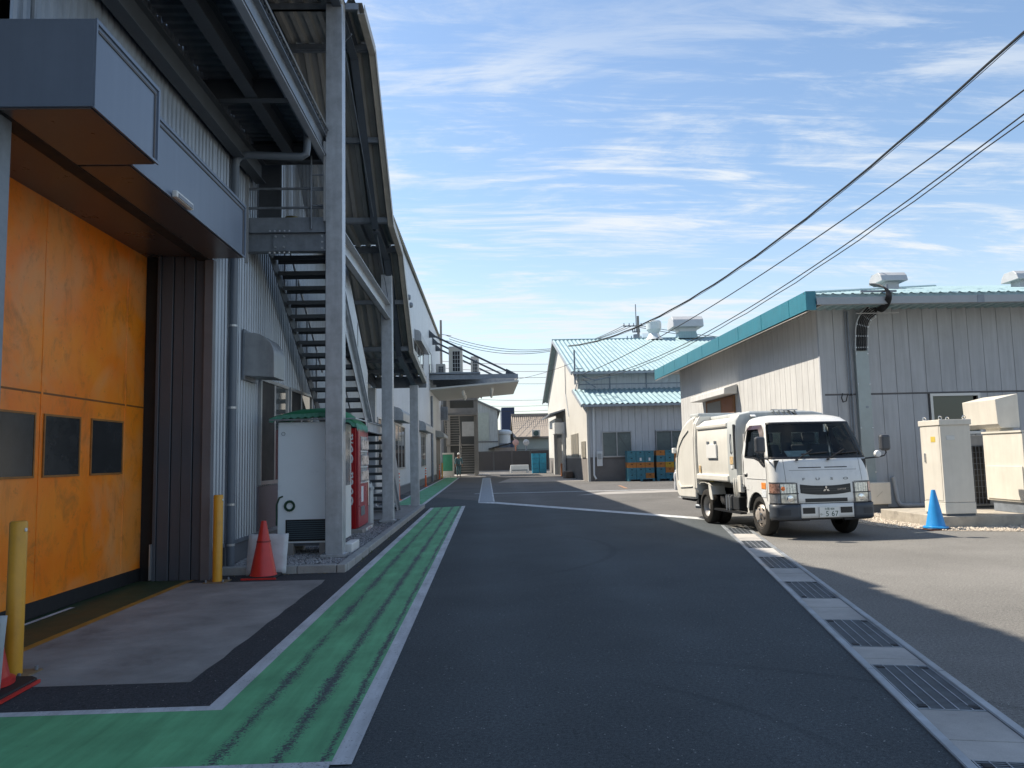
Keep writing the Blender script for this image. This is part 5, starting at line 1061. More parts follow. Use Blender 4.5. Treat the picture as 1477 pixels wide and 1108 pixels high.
corr_slope(SX-.35, SX1, 41.0, 4.15, 45.2, 5.32, .30, .07, 'lean_roof', tealr)
corr_slope(SX-.45, SX1, 44.5, 6.32, 56.6, 10.05, .30, .07, 'main_roof', tealr); corr_slope(SX-.45, SX1, 68.0, 6.2, 56.6, 10.05, .30, .07, 'main_roof', tealr)
B(SX-.2, SX1, 40.88, 41.0, 4.02, 4.15).build('gutter', gutter_g, sd_); B(SX-.3, SX1, 44.36, 44.5, 6.18, 6.32).build('gutter', gutter_g, sd_)
MB().bar((SX-.42, 68.0, 6.12), (SX-.42, 56.6, 9.98), .06, .2).bar((SX-.42, 44.5, 6.24), (SX-.42, 56.6, 9.98), .06, .2).bar((SX-.33, 41.0, 4.08), (SX-.33, 45.2, 5.26), .06, .16).build('verge_trim', gutter_g, sd_)
B(SX-.45, SX1, 56.5, 56.7, 10.03, 10.14).build('ridge_cap', tealr, sd_)
MB().tube([(5.85, 41.4, 4.0), (5.80, 41.4, .35), (5.90, 41.3, .12)], .055, 8).build('downpipe', white_p, sd_, 0, True)
B(5.98, 6.28, 41.38, 41.5, .82, 1.62).build('meter_box', white_p, sd_, .01); B(6.02, 6.22, 41.34, 41.38, 1.2, 1.5).build('meter', mat('meter_grey', (.4, .42, .42), .4), sd_)
B(SX-.04, SX+.02, 45.5, 49.2, 1.35, 2.75).build('side_window', mat('win_tan', (.25, .23, .19), .4), sd_); B(SX-.05, SX+.02, 42.2, 43.9, 1.3, 2.2).build('side_window', MATS['win_tan'], sd_)
for yy_ in (46.7, 47.95): B(SX-.05, SX-.03, yy_, yy_+.08, 1.35, 2.75).build('mullion', frame_al, sd_)
B(SX-.06, SX+.02, 53.6, 58.6, 0, 3.5).build('roller_opening', black, sd_)
B(SX-.75, SX-.02, 53.0, 54.6, 2.95, 3.75).build('shutter_housing', white_p, sd_, .02) ; B(SX-.55, SX-.02, 54.6, 59.5, 3.5, 4.1).build('shutter_housing', white_p, sd_, .02)
B(SX-.22, SX-.02, 52.9, 53.5, 0, 3.0).build('door_jamb', pan_w, sd_); B(SX-.3, SX-.02, 53.55, 53.9, 0, .9).build('door_guard', mat('guard_orange', (.5, .16, .04), .6), sd_); B(SX-.3, SX-.02, 58.7, 59.2, 0, 3.4).build('door_jamb', pan_w, sd_)
MB().prism([(SX-.02, 4.55), (SX-1.1, 4.25), (SX-1.1, 4.35), (SX-.02, 4.66)], 'y', 52.6, 60).build('door_awning', galvd, sd_)
MB().tube([(SX-.06, 51.5, 8.1), (SX-.06, 51.5, 5.6), (SX-.06, 50.0, 4.0)], .025, 6).build('conduit', galvd, sd_)
mast = MB(); mast.tube([(5.30, 44.7, 5.6), (5.30, 44.7, 7.65)], .05, 8)
for z in (6.0, 6.25, 6.5): mast.box(5.30, 5.75, 44.66, 44.72, z, z+.05)
mast.tube([(5.75, 44.6, 6.1), (6.0, 44.3, 5.9), (6.4, 44.3, 5.8), (7.4, 44.5, 6.0)], .04, 6); mast.tube([(5.75, 44.6, 5.9), (6.1, 44.4, 5.6), (6.5, 44.6, 5.4)], .03, 6); mast.tube([(5.4, 44.6, 5.7), (5.3, 44.5, 5.3), (5.2, 44.8, 5.0)], .03, 6); mast.build('service_mast', galvd, sd_)
for x, w in ((12.8, 1.15),):
    MB().lathe([(.75, 10.0), (.5, 10.25), (.36, 10.5), (.5, 10.75), (.52, 10.8), (.56, 10.8), (.58, 11.35), (.5, 11.45), (0, 11.47)], (12.8, 56.6, -.05), 24).build('turbine_vent', mat('vent_white', (.55, .60, .62), .4, .2, .08, 4), sd_, 0, True)
v_ = MB().prism([(14.5, 10.0), (16.0, 10.0), (15.85, 10.5), (14.65, 10.5)], 'y', 56.0, 57.2).build('vent_base', tealr, sd_); B(14.6, 15.9, 56.0, 57.2, 10.5, 10.85).build('vent_neck', MATS['vent_grey'], v_)
MB().prism([(55.6, 10.8), (55.7, 11.35), (56.1, 11.65), (57.1, 11.65), (57.5, 11.35), (57.6, 10.8)], 'x', 14.05, 16.35).build('vent_cap', MATS['vent_grey'], v_, .05)
tag(MB().prism([(4.95, 48.0), (5.42, 48.1), (5.42, 49.6), (4.9, 49.4)], 'z', 0, .42).build('stone_block', mat('block_brown', (.15, .11, .085), .9, 0, .3, 5, .5, 20), None, .06), 'brown rough block on the ground against the cream shed wall', 'block')
# crates on pallets
ca1, ca2, ca3 = (.02, .13, .19), (.50, .20, .04), (.55, .33, .04)
cmt = [mat('crate_blue', (.06, .21, .27), .55, 0, .25, 9), mat('crate_orange', (.48, .19, .045), .55, 0, .2, 9), mat('crate_yellow', (.52, .32, .03), .55, 0, .2, 9)]
CN = ['blue', 'orange', 'yellow']
def crate_mesh(w, d, h, m):
    o_ = MB(); th = .02
    o_.box(-w/2, w/2, -d/2, -d/2+th, .03, h-.03); o_.box(-w/2, w/2, d/2-th, d/2, .03, h-.03); o_.box(-w/2, -w/2+th, -d/2+th, d/2-th, .03, h-.03); o_.box(w/2-th, w/2, -d/2+th, d/2-th, .03, h-.03); o_.box(-w/2+th, w/2-th, -d/2+th, d/2-th, .0, .03)
    o_.box(-w/2-.012, w/2+.012, -d/2-.014, -d/2+.01, h-.035, h); o_.box(-w/2-.012, -w/2+.01, -d/2+.01, d/2, h-.035, h); o_.box(w/2-.01, w/2+.012, -d/2+.01, d/2, h-.035, h); o_.box(-w/2, w/2, d/2-.01, d/2+.012, h-.035, h)
    for x in (-w/2+.012, -w/2+w*.36, w/2-w*.36, w/2-.012): o_.box(x-.012, x+.012, -d/2-.012, -d/2+.002, .0, h-.035)
    o_.box(-w*.12, w*.12, -d/2-.010, -d/2+.002, h*.55, h*.75); o_.box(-w/2, w/2, -d/2-.010, -d/2+.002, 0, .03)
    r_ = thing('plastic_crate', '', 'crate'); bdy = o_.build('crate_body', m, r_); B(-w*.10, w*.10, -d/2-.012, -d/2-.009, h*.58, h*.72).build('hand_hole', black, r_); return r_
heights = [.28, .28, .28, .34, .27]
protos = {}
def crate(x, y, z, h, ci, label):
    key = (h, ci)
    if key not in protos: c = protos[key] = crate_mesh(.455, .62, h, cmt[ci])
    else: c = copy_tree(protos[key])
    c.location = (x, y, z); c['label'] = label; c['group'] = 'plastic crates stacked on pallets by the shed'; return c
rowsL = [(0, 0, 1), (0, 0, 0), (1, 1, 1), (0, 0, 0), (0, 0, 0)]; rowsR = [(0, 0, 0), (0, 1, 0), (1, 2, 0), (0, 0, 1), (1, 0, 1)]; rows3 = [(0,), (0,), (1,), (0,), (0,)]
RN = ['bottom', 'fourth', 'third', 'second', 'top']; CNm = ['left-hand', 'middle', 'right-hand']
for si, (x0, rws, nm) in enumerate(((7.42, rowsL, 'pallet stack in front of the shed window'), (8.97, rowsR, 'pallet stack nearer the parked truck'), (10.52, rows3, 'part-hidden stack behind the truck tail'))):
    cols = len(rws[0]); pt = thing('pallet', 'blue plastic pallet under the '+['crates in front of the shed window', 'crates nearer the parked truck', 'part-hidden crates behind the truck tail'][si], 'pallet', (x0+.7, 40.6, 0), 0, 'blue plastic pallets')
    wd = cols*.475
    B(x0, x0+wd, 40.2, 41.0, .10, .14).build('deck', cmt[0], pt)
    for q in (0, .5, 1.): B(x0+(wd-.12)*q, x0+(wd-.12)*q+.12, 40.2, 41.0, .0, .10).build('skid', cmt[0], pt)
    z = .14
    for r_i, (rw, h) in enumerate(zip(rws, heights)):
        for c_i, ci in enumerate(rw):
            lab = f'{CN[ci]} crate, {RN[r_i]} layer' + (f', {CNm[c_i]} column' if cols > 1 else '') + f' of the {nm}'
            cr = crate(x0+.2375+c_i*.475+random.uniform(-.006, .006), 40.6+random.uniform(-.012, .012), z, h, ci, lab)
            if (si, r_i, c_i) in ((0, 3, 1), (0, 3, 2), (1, 3, 2)): B(-.05, .05, -.332, -.326, .08, .24).build('paper_label', white_p, cr, local=True)
        z += h+.002
# ================================================================ FAR END
# cantilever canopy with air conditioners on the factory wall
cp = thing('loading_canopy', 'pale cantilever loading canopy hung from the factory wall by tie rods', 'canopy', (-1, 49, 5))
cpm = mat('canopy_pale', (.55, .55, .52), .5, 0, .06, 2)
MB().prism([(-3.40, 5.62), (2.05, 6.02), (2.05, 6.12), (-3.40, 5.72)], 'y', 46.6, 56).build('canopy_sheet', cpm, cp)
for yy_ in (46.6, 49.6, 52.6, 55.8): B(-3.40, 1.9, yy_, yy_+.14, 6.22, 6.52).build('canopy_beam', galvd, cp)
B(1.9, 2.02, 46.6, 56, 6.24, 6.5).build('edge_beam', galvd, cp)
B(-3.40, -.3, 46.5, 53.0, 6.56, 6.66).build('platform', galvd, cp)
for yy_ in (46.7, 49.7, 52.7): MB().tube([(-3.38, yy_, 9.1), (1.65, yy_, 6.55)], .06, 8).build('tie_rod', steel_dk, cp); MB().prism([(-3.42, 9.35), (-2.9, 8.85), (-3.42, 8.85)], 'y', yy_-.03, yy_+.03).build('tie_plate', steel_dk, cp); MB().prism([(1.25, 6.5), (1.95, 6.5), (1.3, 6.85)], 'y', yy_-.03, yy_+.03).build('tie_plate', steel_dk, cp)
for xx_ in (-1.4, .4): 
    for yy_ in (48, 50, 52): MB().lathe([(.09, -.05), (.11, -.2), (.05, -.38), (0, -.38)], (xx_, yy_, 5.82+.07*xx_), 10).build('canopy_lamp', white_p, cp)
def acu(x, y, z, w, d, h, label):
    a = thing('air_conditioner', label, 'air conditioner', (x, y, z))
    B(x, x+w, y, y+d, z+.04, z+h).build('casing', cream, a, .02); B(x+w*.28, x+w*.82, y-.02, y-.002, z+.12, z+h*.82).build('grille', black, a); g_ = MB()
    for k in range(4): g_.box(x+w*.28+k*w*.18-.008, x+w*.28+k*w*.18+.008, y-.035, y-.021, z+.12, z+h*.82)
    for k in range(6): g_.box(x+w*.28, x+w*.82, y-.033, y-.022, z+.12+k*(h*.82-.12)/5-.008, z+.12+k*(h*.82-.12)/5+.008)
    g_.build('wire_guard', white_p, a); B(x+.05, x+w-.05, y+.05, y+d-.05, z, z+.04).build('feet', steel_dk, a); return a
acu(-2.25, 47.2, 6.66, .85, .9, 1.7, 'tall outdoor condenser standing on the canopy platform by the factory wall'); acu(-.95, 50.5, 6.66, .55, .8, 1.5, 'narrow outdoor condenser further along the canopy platform'); acu(-3.2, 49.5, 6.66, .6, .8, .9, 'low condenser against the factory wall on the canopy platform')
# far stair tower
ft = thing('stair_tower', 'weathered steel outdoor stair tower at the far end of the factory', 'staircase', (-2, 61, 0))
B(-3.6, -.98, 64.72, 64.78, 0, 6.3).build('dark_backing', mat('backing_dark_grey', (.07, .075, .075), .7), ft)  # dark sheet added to stand for the dim space behind the stair
fst = mat('far_steel', (.26, .25, .235), .55, .2, .12, 3)
for x, y in ((-.95, 59.5), (-.95, 64.2), (-3.3, 64.2)): B(x, x+.28, y, y+.28, 0, 6.4).build('column', fst, ft)
for k in range(13): B(-2.05, -.97, 59.9+k*.26, 60.16+k*.26, .19*(k+1)-.03, .19*(k+1)).build('tread', fst, ft)
for k in range(12): B(-3.25, -2.15, 63.0-k*.26, 63.26-k*.26, 2.5+.19*(k+1)-.03, 2.5+.19*(k+1)).build('tread', fst, ft)
for x in (-2.08, -.95): MB().bar((x, 59.8, .05), (x, 63.3, 2.5), .04, .25).build('stringer', fst, ft)
for x in (-3.28, -2.12): MB().bar((x, 63.2, 2.5), (x, 59.9, 4.8), .04, .25).build('stringer', fst, ft)
B(-3.3, -.7, 63.3, 64.6, 2.46, 2.54).build('landing', fst, ft); B(-3.3, -.7, 58.6, 60.0, 4.7, 4.85).build('landing', fst, ft); B(-3.3, -.7, 59.45, 59.5, 4.85, 5.3).build('guard_panel', fst, ft); B(-2.0, -.97, 63.2, 63.25, 3.2, 4.4).build('screen_panel', mat('screen_pale', (.42, .43, .43), .6), ft)
MB().corr((-3.4, 59.0, 6.4), (1, 0, 0), 3.1, (0, 1, 0), 5.5, (0, 0, 1), .25, .08).build('roof_sheet', fst, ft); B(-3.4, -.6, 59.3, 59.42, 5.9, 6.38).build('roof_beam', fst, ft)
MB().tube([(-.9, 59.5, 3.5), (-.9, 59.5, 1.0)], .02, 6).tube([(-2.08, 59.7, 1.0), (-2.08, 59.7, 3.2)], .04, 6).build('handrail', fst, ft)
B(-3.4, -2.9, 57.6, 58.6, 4.3, 5.3).build('junction_box', galvd, ft)
B(-3.9, .2, 59.2, 64.8, 0, .06).build('tower_slab', conc, ft)
gt = thing('green_gate', 'green mesh gate with cream frame beside the stair tower', 'gate', (-2.9, 58.9, 0))
B(-3.36, -2.62, 58.9, 58.94, .45, 1.72).build('gate_panel', mat('gate_green', (.05, .26, .15), .6), gt); B(-3.40, -2.50, 58.87, 58.97, 1.72, 1.84).build('top_rail', cream, gt); B(-2.62, -2.50, 58.87, 58.97, 0, 1.72).build('gate_post', cream, gt); B(-3.36, -2.62, 58.9, 58.93, .05, .45).build('kick_panel', cream, gt)
# dark fence
fn = thing('boundary_fence', 'dark brown panel fence closing the far end of the yard', 'fence', (4, 76, 0))
fm = mat('fence_brown', (.085, .075, .07), .7, 0, .12, 2)
x = -1.1
while x < 12:
    B(x, x+1.72, 76, 76.05, .1, 2.02).build('fence_panel', fm, fn); B(x+1.74, x+1.82, 75.96, 76.07, 0, 2.06).build('fence_post', fm, fn)
    for k in range(1, 9): B(x, x+1.72, 75.985, 75.998, .1+k*.21, .12+k*.21).build('panel_rib', fm, fn)
    x += 1.84
B(-2, 12, 75.6, 76.3, -.02, .10).build('fence_kerb', conc_lt, fn)
B(-2.2, -1.15, 75.5, 75.56, .1, 2.2).build('green_panel', mat('gate_green', (.05, .26, .15), .6), fn)
wb = thing('white_barrier', 'low white box trough standing in front of the dark fence', 'barrier', (3, 68, 0))
MB().prism([(2.05, .12), (3.75, .12), (3.7, .70), (2.12, .70)], 'y', 68, 68.6).build('box', white_p, wb, .02); B(2.2, 3.6, 67.985, 67.998, .2, .28).build('slot', galvd, wb); B(2.1, 2.3, 68, 68.5, 0, .12).build('foot', white_p, wb); B(3.5, 3.7, 68, 68.5, 0, .12).build('foot', white_p, wb)
cb2 = mat('crate_bright_blue', (.02, .25, .40), .5, 0, .2, 6)
for c_i in range(2):
    for r_i in range(4):
        c = thing('plastic_crate', f'bright blue crate, {["bottom","third","second","top"][r_i]} of the {["fence-side stack beside the white barrier","stack next to the shed opening"][c_i]}', 'crate', (4.12+c_i*.62, 65, .0+r_i*.42), 0, 'bright blue crates by the fence')
        x, z = 4.12+c_i*.62, r_i*.42
        B(x-.29, x+.29, 64.7, 65.3, z+.005, z+.40).build('crate_body', cb2, c, .01); B(x-.30, x+.30, 64.68, 65.32, z+.36, z+.41).build('rim', cb2, c)
for i, (x, lab) in enumerate(((2.95, 'round convex mirror with pale red rim above the dark fence'), (4.0, 'round convex mirror beside the red rimmed one'))):
    mr_ = thing('convex_mirror', lab, 'mirror', (x, 77, 0)); MB().tube([(x, 77, 0), (x, 77, 2.7)], .06, 8).build('pole', mat('pole_red', (.5, .2, .12), .6) if i == 0 else galvd, mr_); MB().lathe([(0, -.05), (.2, -.04), (.27, -.02), (.32, .0), (.32, .04), (0, .05)], (x, 76.85, 2.85), 20, 'y').build('mirror', mat('mirror_pale', (.6, .58, .55), .3, .2) if i else mat('mirror_pink', (.65, .38, .32), .35), mr_, 0, True)
# houses
def gable_house(name, label, x0, x1, y0, y1, ze, zr, wallm, roofm, ridge='x', wins=()):
    h_ = thing(name, label, 'building', ((x0+x1)/2, (y0+y1)/2, 0)); B(x0, x1, y0, y1, 0, ze).build('wall', wallm, h_)
    if ridge == 'x':
        ym = (y0+y1)/2; r = MB().prism([(y0-.5, ze-.1), (ym, zr), (y1+.5, ze-.1), (y1+.5, ze+.1), (ym, zr+.22), (y0-.5, ze+.1)], 'x', x0-.4, x1+.4).build('roof', roofm, h_); MB().prism([(y0, ze), (ym, zr), (y1, ze)], 'x', x0+.02, x1-.02).build('gable', wallm, h_)
    else:
        xm = (x0+x1)/2; r = MB().prism([(x0-.3, ze-.1), (xm, zr), (x1+.3, ze-.1), (x1+.3, ze+.05), (xm, zr+.18), (x0-.3, ze+.05)], 'y', y0-.3, y1+.3).build('roof', roofm, h_); MB().prism([(x0, ze), (xm, zr), (x1, ze)], 'y', y0+.02, y1-.02).build('gable', wallm, h_)
    for a, b, c, d, e, f_ in wins: B(a, b, c, d, e, f_).build('window', win_dk, h_)
    return h_, r
tile = mat('clay_tile', (.29, .25, .21), .8, 0, .3, 6, .2, 20)
ho, rf = gable_house('tiled_house', 'house with weathered tan tiled roof behind the dark fence', 3.4, 9.6, 86, 95, 3.55, 6.0, mat('house_green', (.42, .46, .42), .7, 0, .06, 1), tile, 'x')
ti = MB(); x = 3.05
while x < 9.9:
    ti.tube([(x, 85.6, 3.62), (x, 90.5, 6.26)], .06, 6); x += .24
ti.build('tile_rows', tile, rf); B(3.0, 9.95, 90.3, 90.7, 6.2, 6.5).build('ridge_tiles', tile, rf)
for k in range(12): MB().bar((3.0, 85.8+k*.4, 3.70+k*.215), (9.95, 85.8+k*.4, 3.70+k*.215), .05, .05).build('tile_course', tile, rf)
acu(5.1, 85.0, 3.62, .9, .5, .75, 'round-fan condenser on the eave of the tiled house'); MB().lathe([(0, -.03), (.28, -.03), (.3, 0)], (5.55, 84.93, 4.0), 20, 'y').build('fan', mat('fan_dark', (.06, .10, .09), .4), [o for o in COL.objects if o.get('label', '').startswith('round-fan')][0])
B(3.4, 9.6, 85.96, 85.99, 2.2, 2.25).build('wall_band', joint, ho)
wh, rf = gable_house('pale_warehouse', 'pale weathered warehouse with curved gable beyond the stair tower', -6, 1.2, 80, 104, 6.3, 8.0, mat('ware_wall', (.42, .43, .41), .75, 0, .14, .5, 0, 60, .2), mat('ware_roof', (.2, .2, .2), .6), 'y', [(1.2, 1.26, 82+k*4, 83.6+k*4, 4.3, 5.6) for k in range(5)])
B(-6, 1.23, 79.94, 80, 3.0, 3.1).build('wall_band', joint, wh); B(-1.2, .3, 79.93, 80, 3.2, 6.1).build('wall_patch', mat('ware_patch', (.40, .42, .36), .8), wh)
B(1.2, 1.3, 80, 104, .0, 4.2).build('lower_cladding', mat('ware_rust', (.36, .33, .28), .8, 0, .2, .6, 0, 60, .3), wh)
bb_ = thing('blue_building', 'dark navy building rising behind the warehouse', 'building', (5, 118, 0)); B(2.3, 4.2, 112, 122, 0, 8.7).build('tower', mat('navy_wall', (.02, .035, .08), .6), bb_); B(2.9, 6.6, 113, 124, 0, 6.6).build('block', MATS['navy_wall'], bb_)
bt = MB(); bt.box(4.2, 6.6, 112.9, 112.98, 5.9, 6.3); bt.build('parapet', mat('parapet', (.4, .4, .38), .7), bb_)
hu = thing('lean_to_hut', 'low hut with dark sloping roof just beyond the fence', 'hut', (2, 80, 0)); B(.8, 3.0, 78.5, 82, 0, 2.4).build('wall', mat('hut_wall', (.3, .28, .26), .8), hu); MB().prism([(.2, 2.25), (3.2, 2.95), (3.2, 3.05), (.2, 2.35)], 'y', 78, 82.3).build('roof', mat('hut_roof', (.03, .03, .03), .7), hu)
tk_ = thing('water_tank', 'round white water tank with domed lid above the hut roof', 'tank', (1.8, 84, 0)); MB().lathe([(.75, 2.9), (.75, 3.9), (.95, 3.95), (.95, 4.2), (.6, 4.4), (0, 4.45)], (1.9, 84, 0), 20).build('tank', white_p, tk_, 0, True); B(1.2, 2.6, 83.3, 84.7, 0, 2.9).build('stand', galvd, tk_)
# ================================================================ POLES AND WIRES
def pole(x, y, h, label, arms):
    p_ = thing('utility_pole', label, 'pole', (x, y, 0)); MB().tube([(x, y, 0), (x, y, h)], [.19, .12], 12).build('pole', mat('pole_concrete', (.22, .21, .2), .8), p_, 0, True)
    for z, w in arms:
        a_ = B(x-w, x+w*.3, y-.06, y+.06, z-.05, z+.05).build('crossarm', steel_dk, p_); iv = MB()
        for q in (-.95, -.6, -.3, .2): iv.lathe([(.05, 0), (.07, .1), (.04, .16), (.06, .24), (0, .26)], (x+w*q, y, z+.05), 8)
        iv.build('insulators', galvd, a_)
    return p_
pp = pole(15.4, 75, 15.2, 'concrete utility pole with crossarms behind the shed roof', ((14.2, 1.5), (13.6, .6), (12.9, 1.2))); MB().tube([(15.2, 75, 13.8), (15.2, 75, 16.4)], .05, 6).build('lightning_rod', galvd, pp); MB().lathe([(.0, 12.6), (.28, 12.6), (.28, 13.3), (0, 13.35)], (15.1, 74.8, 0), 12).build('transformer', galvd, pp)
for k in range(5): MB().bar((15.8, 75, 12.9+.12*k), (16.8-.1*k, 75, 12.9+.12*k), .04, .03).build('step_bolt', galvd, pp)
p2 = pole(-4.6, 80, 16.0, 'utility pole just showing past the factory eave', ((14.2, .3),)); 
for z in (14.5, 13.9): MB().bar((-4.6, 80, z), (-3.5, 80, z-.2), .05, .05).build('bracket_arm', steel_dk, p2)
def wire(a, b, sag, r, label, n=24, wav=0):
    a, b = Vector(a), Vector(b); pts = [a.lerp(b, k/n)-Vector((0, 0, sag*4*(k/n)*(1-k/n)-wav*math.sin(k*2.3))) for k in range(n+1)]
    o = MB().tube(pts, r, 6).build('overhead_wire', cable_m, None, 0, True); tag(o, label, 'wire', 'overhead wires'); return o
def far_end(px_, py_, Y, ext, a):       # extend a wire past the frame along its own line
    q = yp(px_, py_, Y); a = Vector(a); return q+(q-a)*ext
A1 = yp(820, 499, 44.7)
wire(A1, (13.19, 7.58, 12.56), 2.3, .032, 'thick black service cable from the shed mast over the grey roof', 40, .012); wire(A1-Vector((0, 0, .05)), (13.19, 7.58, 12.49), 2.3, .010, 'thin messenger wire running just under the thick service cable', 40)
A2 = yp(838, 541, 44.5); wire(A2, (12.40, 7.0, 9.95), .9, .018, 'single dark wire between the thick cable and the paired wires', 40)
A3 = yp(838, 547, 44.5); wire(A3, (10.92, 5.13, 9.07), 1.6, .015, 'upper wire of the pair from the shed corner', 40); wire(A3-Vector((0, 0, .10)), (10.92, 5.13, 8.98), 1.62, .013, 'lower wire of the pair from the shed corner', 40, .015)
PB = Vector((15.0, 75, 14.3)); PL = Vector((-4.0, 80, 14.35))
for k in range(3): wire(PB+Vector((-.5*k, 0, 0)), PL+Vector((.25*k, 0, -.35*k)), 2.0, .028, ['topmost', 'middle', 'lowest'][k]+' power line between the shed pole and the factory pole', 30)
for k in range(2): wire(PB+Vector((.3, 0, -.2*k)), (60, 90, 17-.6*k), 2.2, .03, ['upper', 'lower'][k]+' power line leaving the shed pole away from the factory', 20)
for k, (z0, z1) in enumerate(((13.2, 12.6), (12.4, 11.7), (11.5, 11.0), (10.9, 10.2))): wire((-8, 90, z0), (10, 92, z1), .3, .022, ['highest', 'second', 'third', 'lowest'][k]+' of four slack lines crossing the far sky', 16)
for k, z in enumerate((7.9, 7.2, 6.6)): wire((-2, 84, z), (12, 97, z+.9), .25, .02, ['upper', 'middle', 'lower'][k]+' thin line in front of the tiled house roof', 16)
wire((2.0, 50.0, 6.5), (5.2, 44.8, 6.9), .1, .012, 'thin stay wire from canopy tip to the shed gable', 8)
# ================================================================ PERSON
def skin(name, pts, edges, radii, m, parent, root=0, sub=2):
    me = bpy.data.meshes.new(name); me.from_pydata(pts, edges, []); o = bpy.data.objects.new(name, me); COL.objects.link(o); o.parent = parent; me.materials.append(m)
    md = o.modifiers.new('k', 'SKIN'); md.use_smooth_shade = True
    for v, r in zip(me.skin_vertices[0].data, radii): v.radius = (r, r) if not isinstance(r, tuple) else r
    me.skin_vertices[0].data[root].use_root = True
    s_ = o.modifiers.new('s', 'SUBSURF'); s_.levels = s_.render_levels = sub; return o
pe = thing('person', 'person in pale blue work clothes and white cap walking by the stair tower', 'person', (-2.12, 58.0, 0), R_(8))
sk_ = mat('skin', (.42, .25, .17), .6); clo = mat('work_blue', (.13, .24, .27), .8, 0, .15, 12); clo2 = mat('work_trousers', (.10, .19, .22), .8, 0, .15, 12)
pts = [(0, 0, .95), (0, .01, 1.15), (0, .02, 1.38), (0, 0, 1.48), (0, -.01, 1.56), (0, -.02, 1.66), (0, -.01, 1.74),
       (-.09, 0, .90), (-.11, -.10, .50), (-.11, -.04, .09), (-.12, -.16, .04), (.09, 0, .90), (.10, .08, .49), (.11, .20, .10), (.12, .09, .05),
       (-.19, .01, 1.40), (-.25, .06, 1.14), (-.25, -.06, .92), (-.25, -.10, .84), (.19, .01, 1.40), (.25, .0, 1.14), (.25, -.12, .94), (.25, -.17, .86)]
ed = [(0, 1), (1, 2), (2, 3), (3, 4), (4, 5), (5, 6), (0, 7), (7, 8), (8, 9), (9, 10), (0, 11), (11, 12), (12, 13), (13, 14), (2, 15), (15, 16), (16, 17), (17, 18), (2, 19), (19, 20), (20, 21), (21, 22)]
rad = [.12, .11, .13, .06, .055, .085, .07, .085, .055, .04, .035, .085, .055, .04, .035, .06, .043, .033, .03, .06, .043, .033, .03]
skin('body', pts, ed, rad, sk_, pe)
for hx, base in ((-.25, Vector((-.25, -.11, .83))), (.25, Vector((.25, -.18, .85)))):
    s_ = 1 if hx < 0 else -1; fp = [base]; fe = []; fr_ = [.026]
    for k, (dx_, l_) in enumerate(((-.024, .065), (-.008, .078), (.008, .074), (.024, .058))): fp += [base+Vector((dx_, -.01, -.03)), base+Vector((dx_, -.02, -.03-l_*.5)), base+Vector((dx_, -.01, -.03-l_))]; i_ = len(fp)-3; fe += [(0, i_), (i_, i_+1), (i_+1, i_+2)]; fr_ += [.011, .009, .007]
    fp += [base+Vector((s_*.035, -.02, -.01)), base+Vector((s_*.04, -.035, -.045))]; fe += [(0, len(fp)-2), (len(fp)-2, len(fp)-1)]; fr_ += [.011, .009]
    skin('hand', fp, fe, fr_, sk_, pe, 0, 1)
j = [(0, 0, .88), (0, .01, 1.15), (0, .02, 1.40), (-.19, .01, 1.41), (-.25, .06, 1.14), (-.25, -.05, .94), (.19, .01, 1.41), (.25, .0, 1.14), (.25, -.11, .96)]
skin('jacket', j, [(0, 1), (1, 2), (2, 3), (3, 4), (4, 5), (2, 6), (6, 7), (7, 8)], [.165, .15, .155, .08, .062, .05, .08, .062, .05], clo, pe, 1)
j = [(0, 0, .98), (-.09, 0, .88), (-.11, -.10, .50), (-.11, -.04, .11), (.09, 0, .88), (.10, .08, .49), (.11, .20, .12)]
skin('trousers', j, [(0, 1), (1, 2), (2, 3), (0, 4), (4, 5), (5, 6)], [.145, .11, .075, .065, .11, .075, .065], clo2, pe)
for x, y, z in ((-.115, -.10, .045), (.115, .15, .05)): MB().prism([(y-.13, z-.045), (y+.11, z-.045), (y+.11, z+.04), (y, z+.05), (y-.13, z)], 'x', x-.045, x+.045).build('shoe', black, pe, .02, local=True)
MB().lathe([(.098, 1.70), (.10, 1.74), (.088, 1.79), (.05, 1.82), (0, 1.825)], (0, -.01, 0), 20).build('cap', white_p, pe, 0, True, local=True); MB().prism([(-.085, -.06), (.085, -.06), (.06, -.18), (-.06, -.18)], 'z', 1.70, 1.712).build('cap_peak', white_p, pe, local=True)
MB().lathe([(0, -.03), (.012, -.02), (.016, .0)], (0, -.10, 1.645), 8, 'y').build('nose', sk_, pe, local=True)
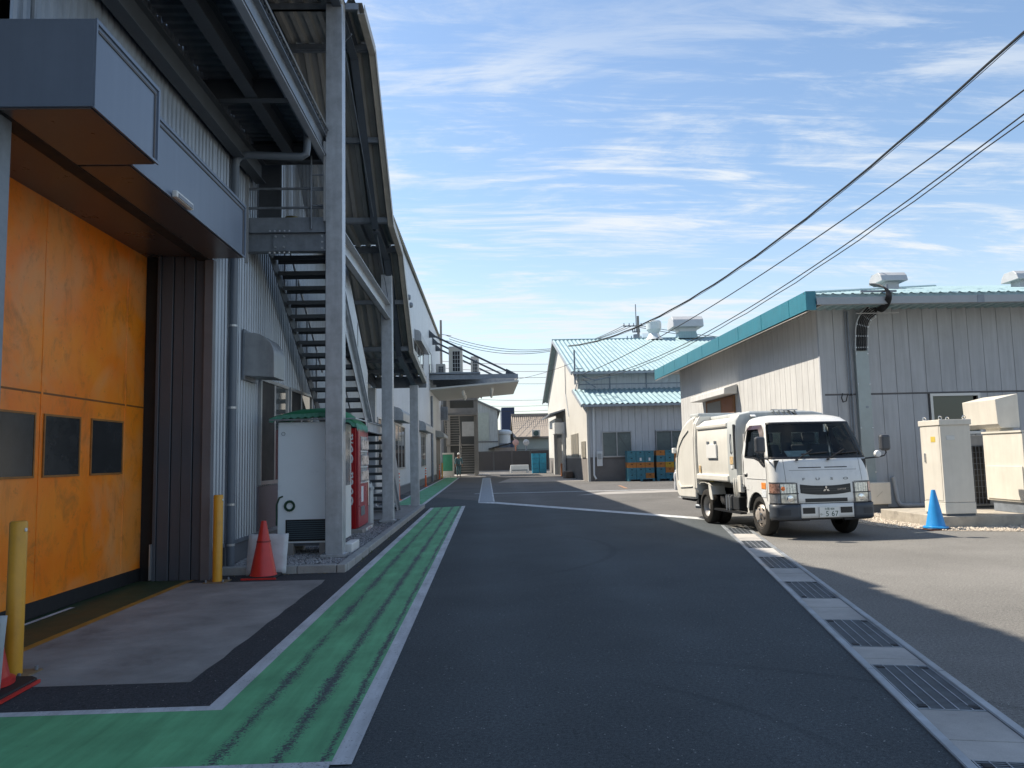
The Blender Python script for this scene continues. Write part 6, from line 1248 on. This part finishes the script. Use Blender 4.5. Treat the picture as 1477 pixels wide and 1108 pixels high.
for sx_ in (-1, 1): MB().lathe([(0, -.006), (.009, -.004), (.01, 0)], (sx_*.032, -.102, 1.672), 8, 'y').build('eye', black, pe, local=True); MB().lathe([(0, 0), (.02, .004), (.026, .012), (0, .02)], (sx_*.088-.01, -.02, 1.66), 8, 'x').build('ear', sk_, pe, local=True)
B(-.025, .025, -.106, -.100, 1.604, 1.612).build('mouth', mat('lips', (.3, .12, .1), .6), pe, local=True)
# ================================================================ SMALL CLUTTER
lf = MB()
for _ in range(90):
    if random.random() < .7: x, y, z = -1.80+abs(random.gauss(0, .05)), random.uniform(10, 20), .006
    else: x, y, z = random.uniform(-3.3, -2.0), 9.93-abs(random.gauss(0, .06)), .009
    a = random.random()*6.28; r = random.uniform(.008, .022); c, s_ = math.cos(a)*r, math.sin(a)*r
    lf.add([(x+c, y+s_, z), (x-s_*.5, y+c*.5, z+.006), (x-c, y-s_, z+.002), (x+s_*.5, y-c*.5, z+.004)], [(0, 1, 2, 3)])
o = lf.build('leaf_litter', mat('dry_leaf', (.28, .22, .07), .8, 0, .5, 30)); o['kind'] = 'stuff'; o['label'] = 'small dry leaves lying along the foot of the kerb'; o['category'] = 'leaves'
wd_ = MB()
for _ in range(60):
    x, y = (-1.815+random.uniform(0, .03), random.choice((11.2, 11.9, 12.0, 14.1, 17.3))+random.gauss(0, .10)); a = random.random()*6.28; h = random.uniform(.015, .05); d = random.uniform(.01, .03)
    wd_.add([(x-.004*math.sin(a), y+.004*math.cos(a), 0), (x+.004*math.sin(a), y-.004*math.cos(a), 0), (x+d*math.cos(a), y+d*math.sin(a), h)], [(0, 1, 2)])
o = wd_.build('weeds', mat('weed', (.06, .10, .03), .8)); o['kind'] = 'stuff'; o['label'] = 'sparse weeds sprouting in the kerb joint'; o['category'] = 'weeds'
B(8.140, 8.1435, 13.62, 13.76, 1.52, 1.62).build('warning_label', mat('label_yellow', (.6, .45, .08), .5), cbx); B(8.25, 8.40, 13.4545, 13.459, 1.55, 1.63).build('name_plate', frame_al, cbx)
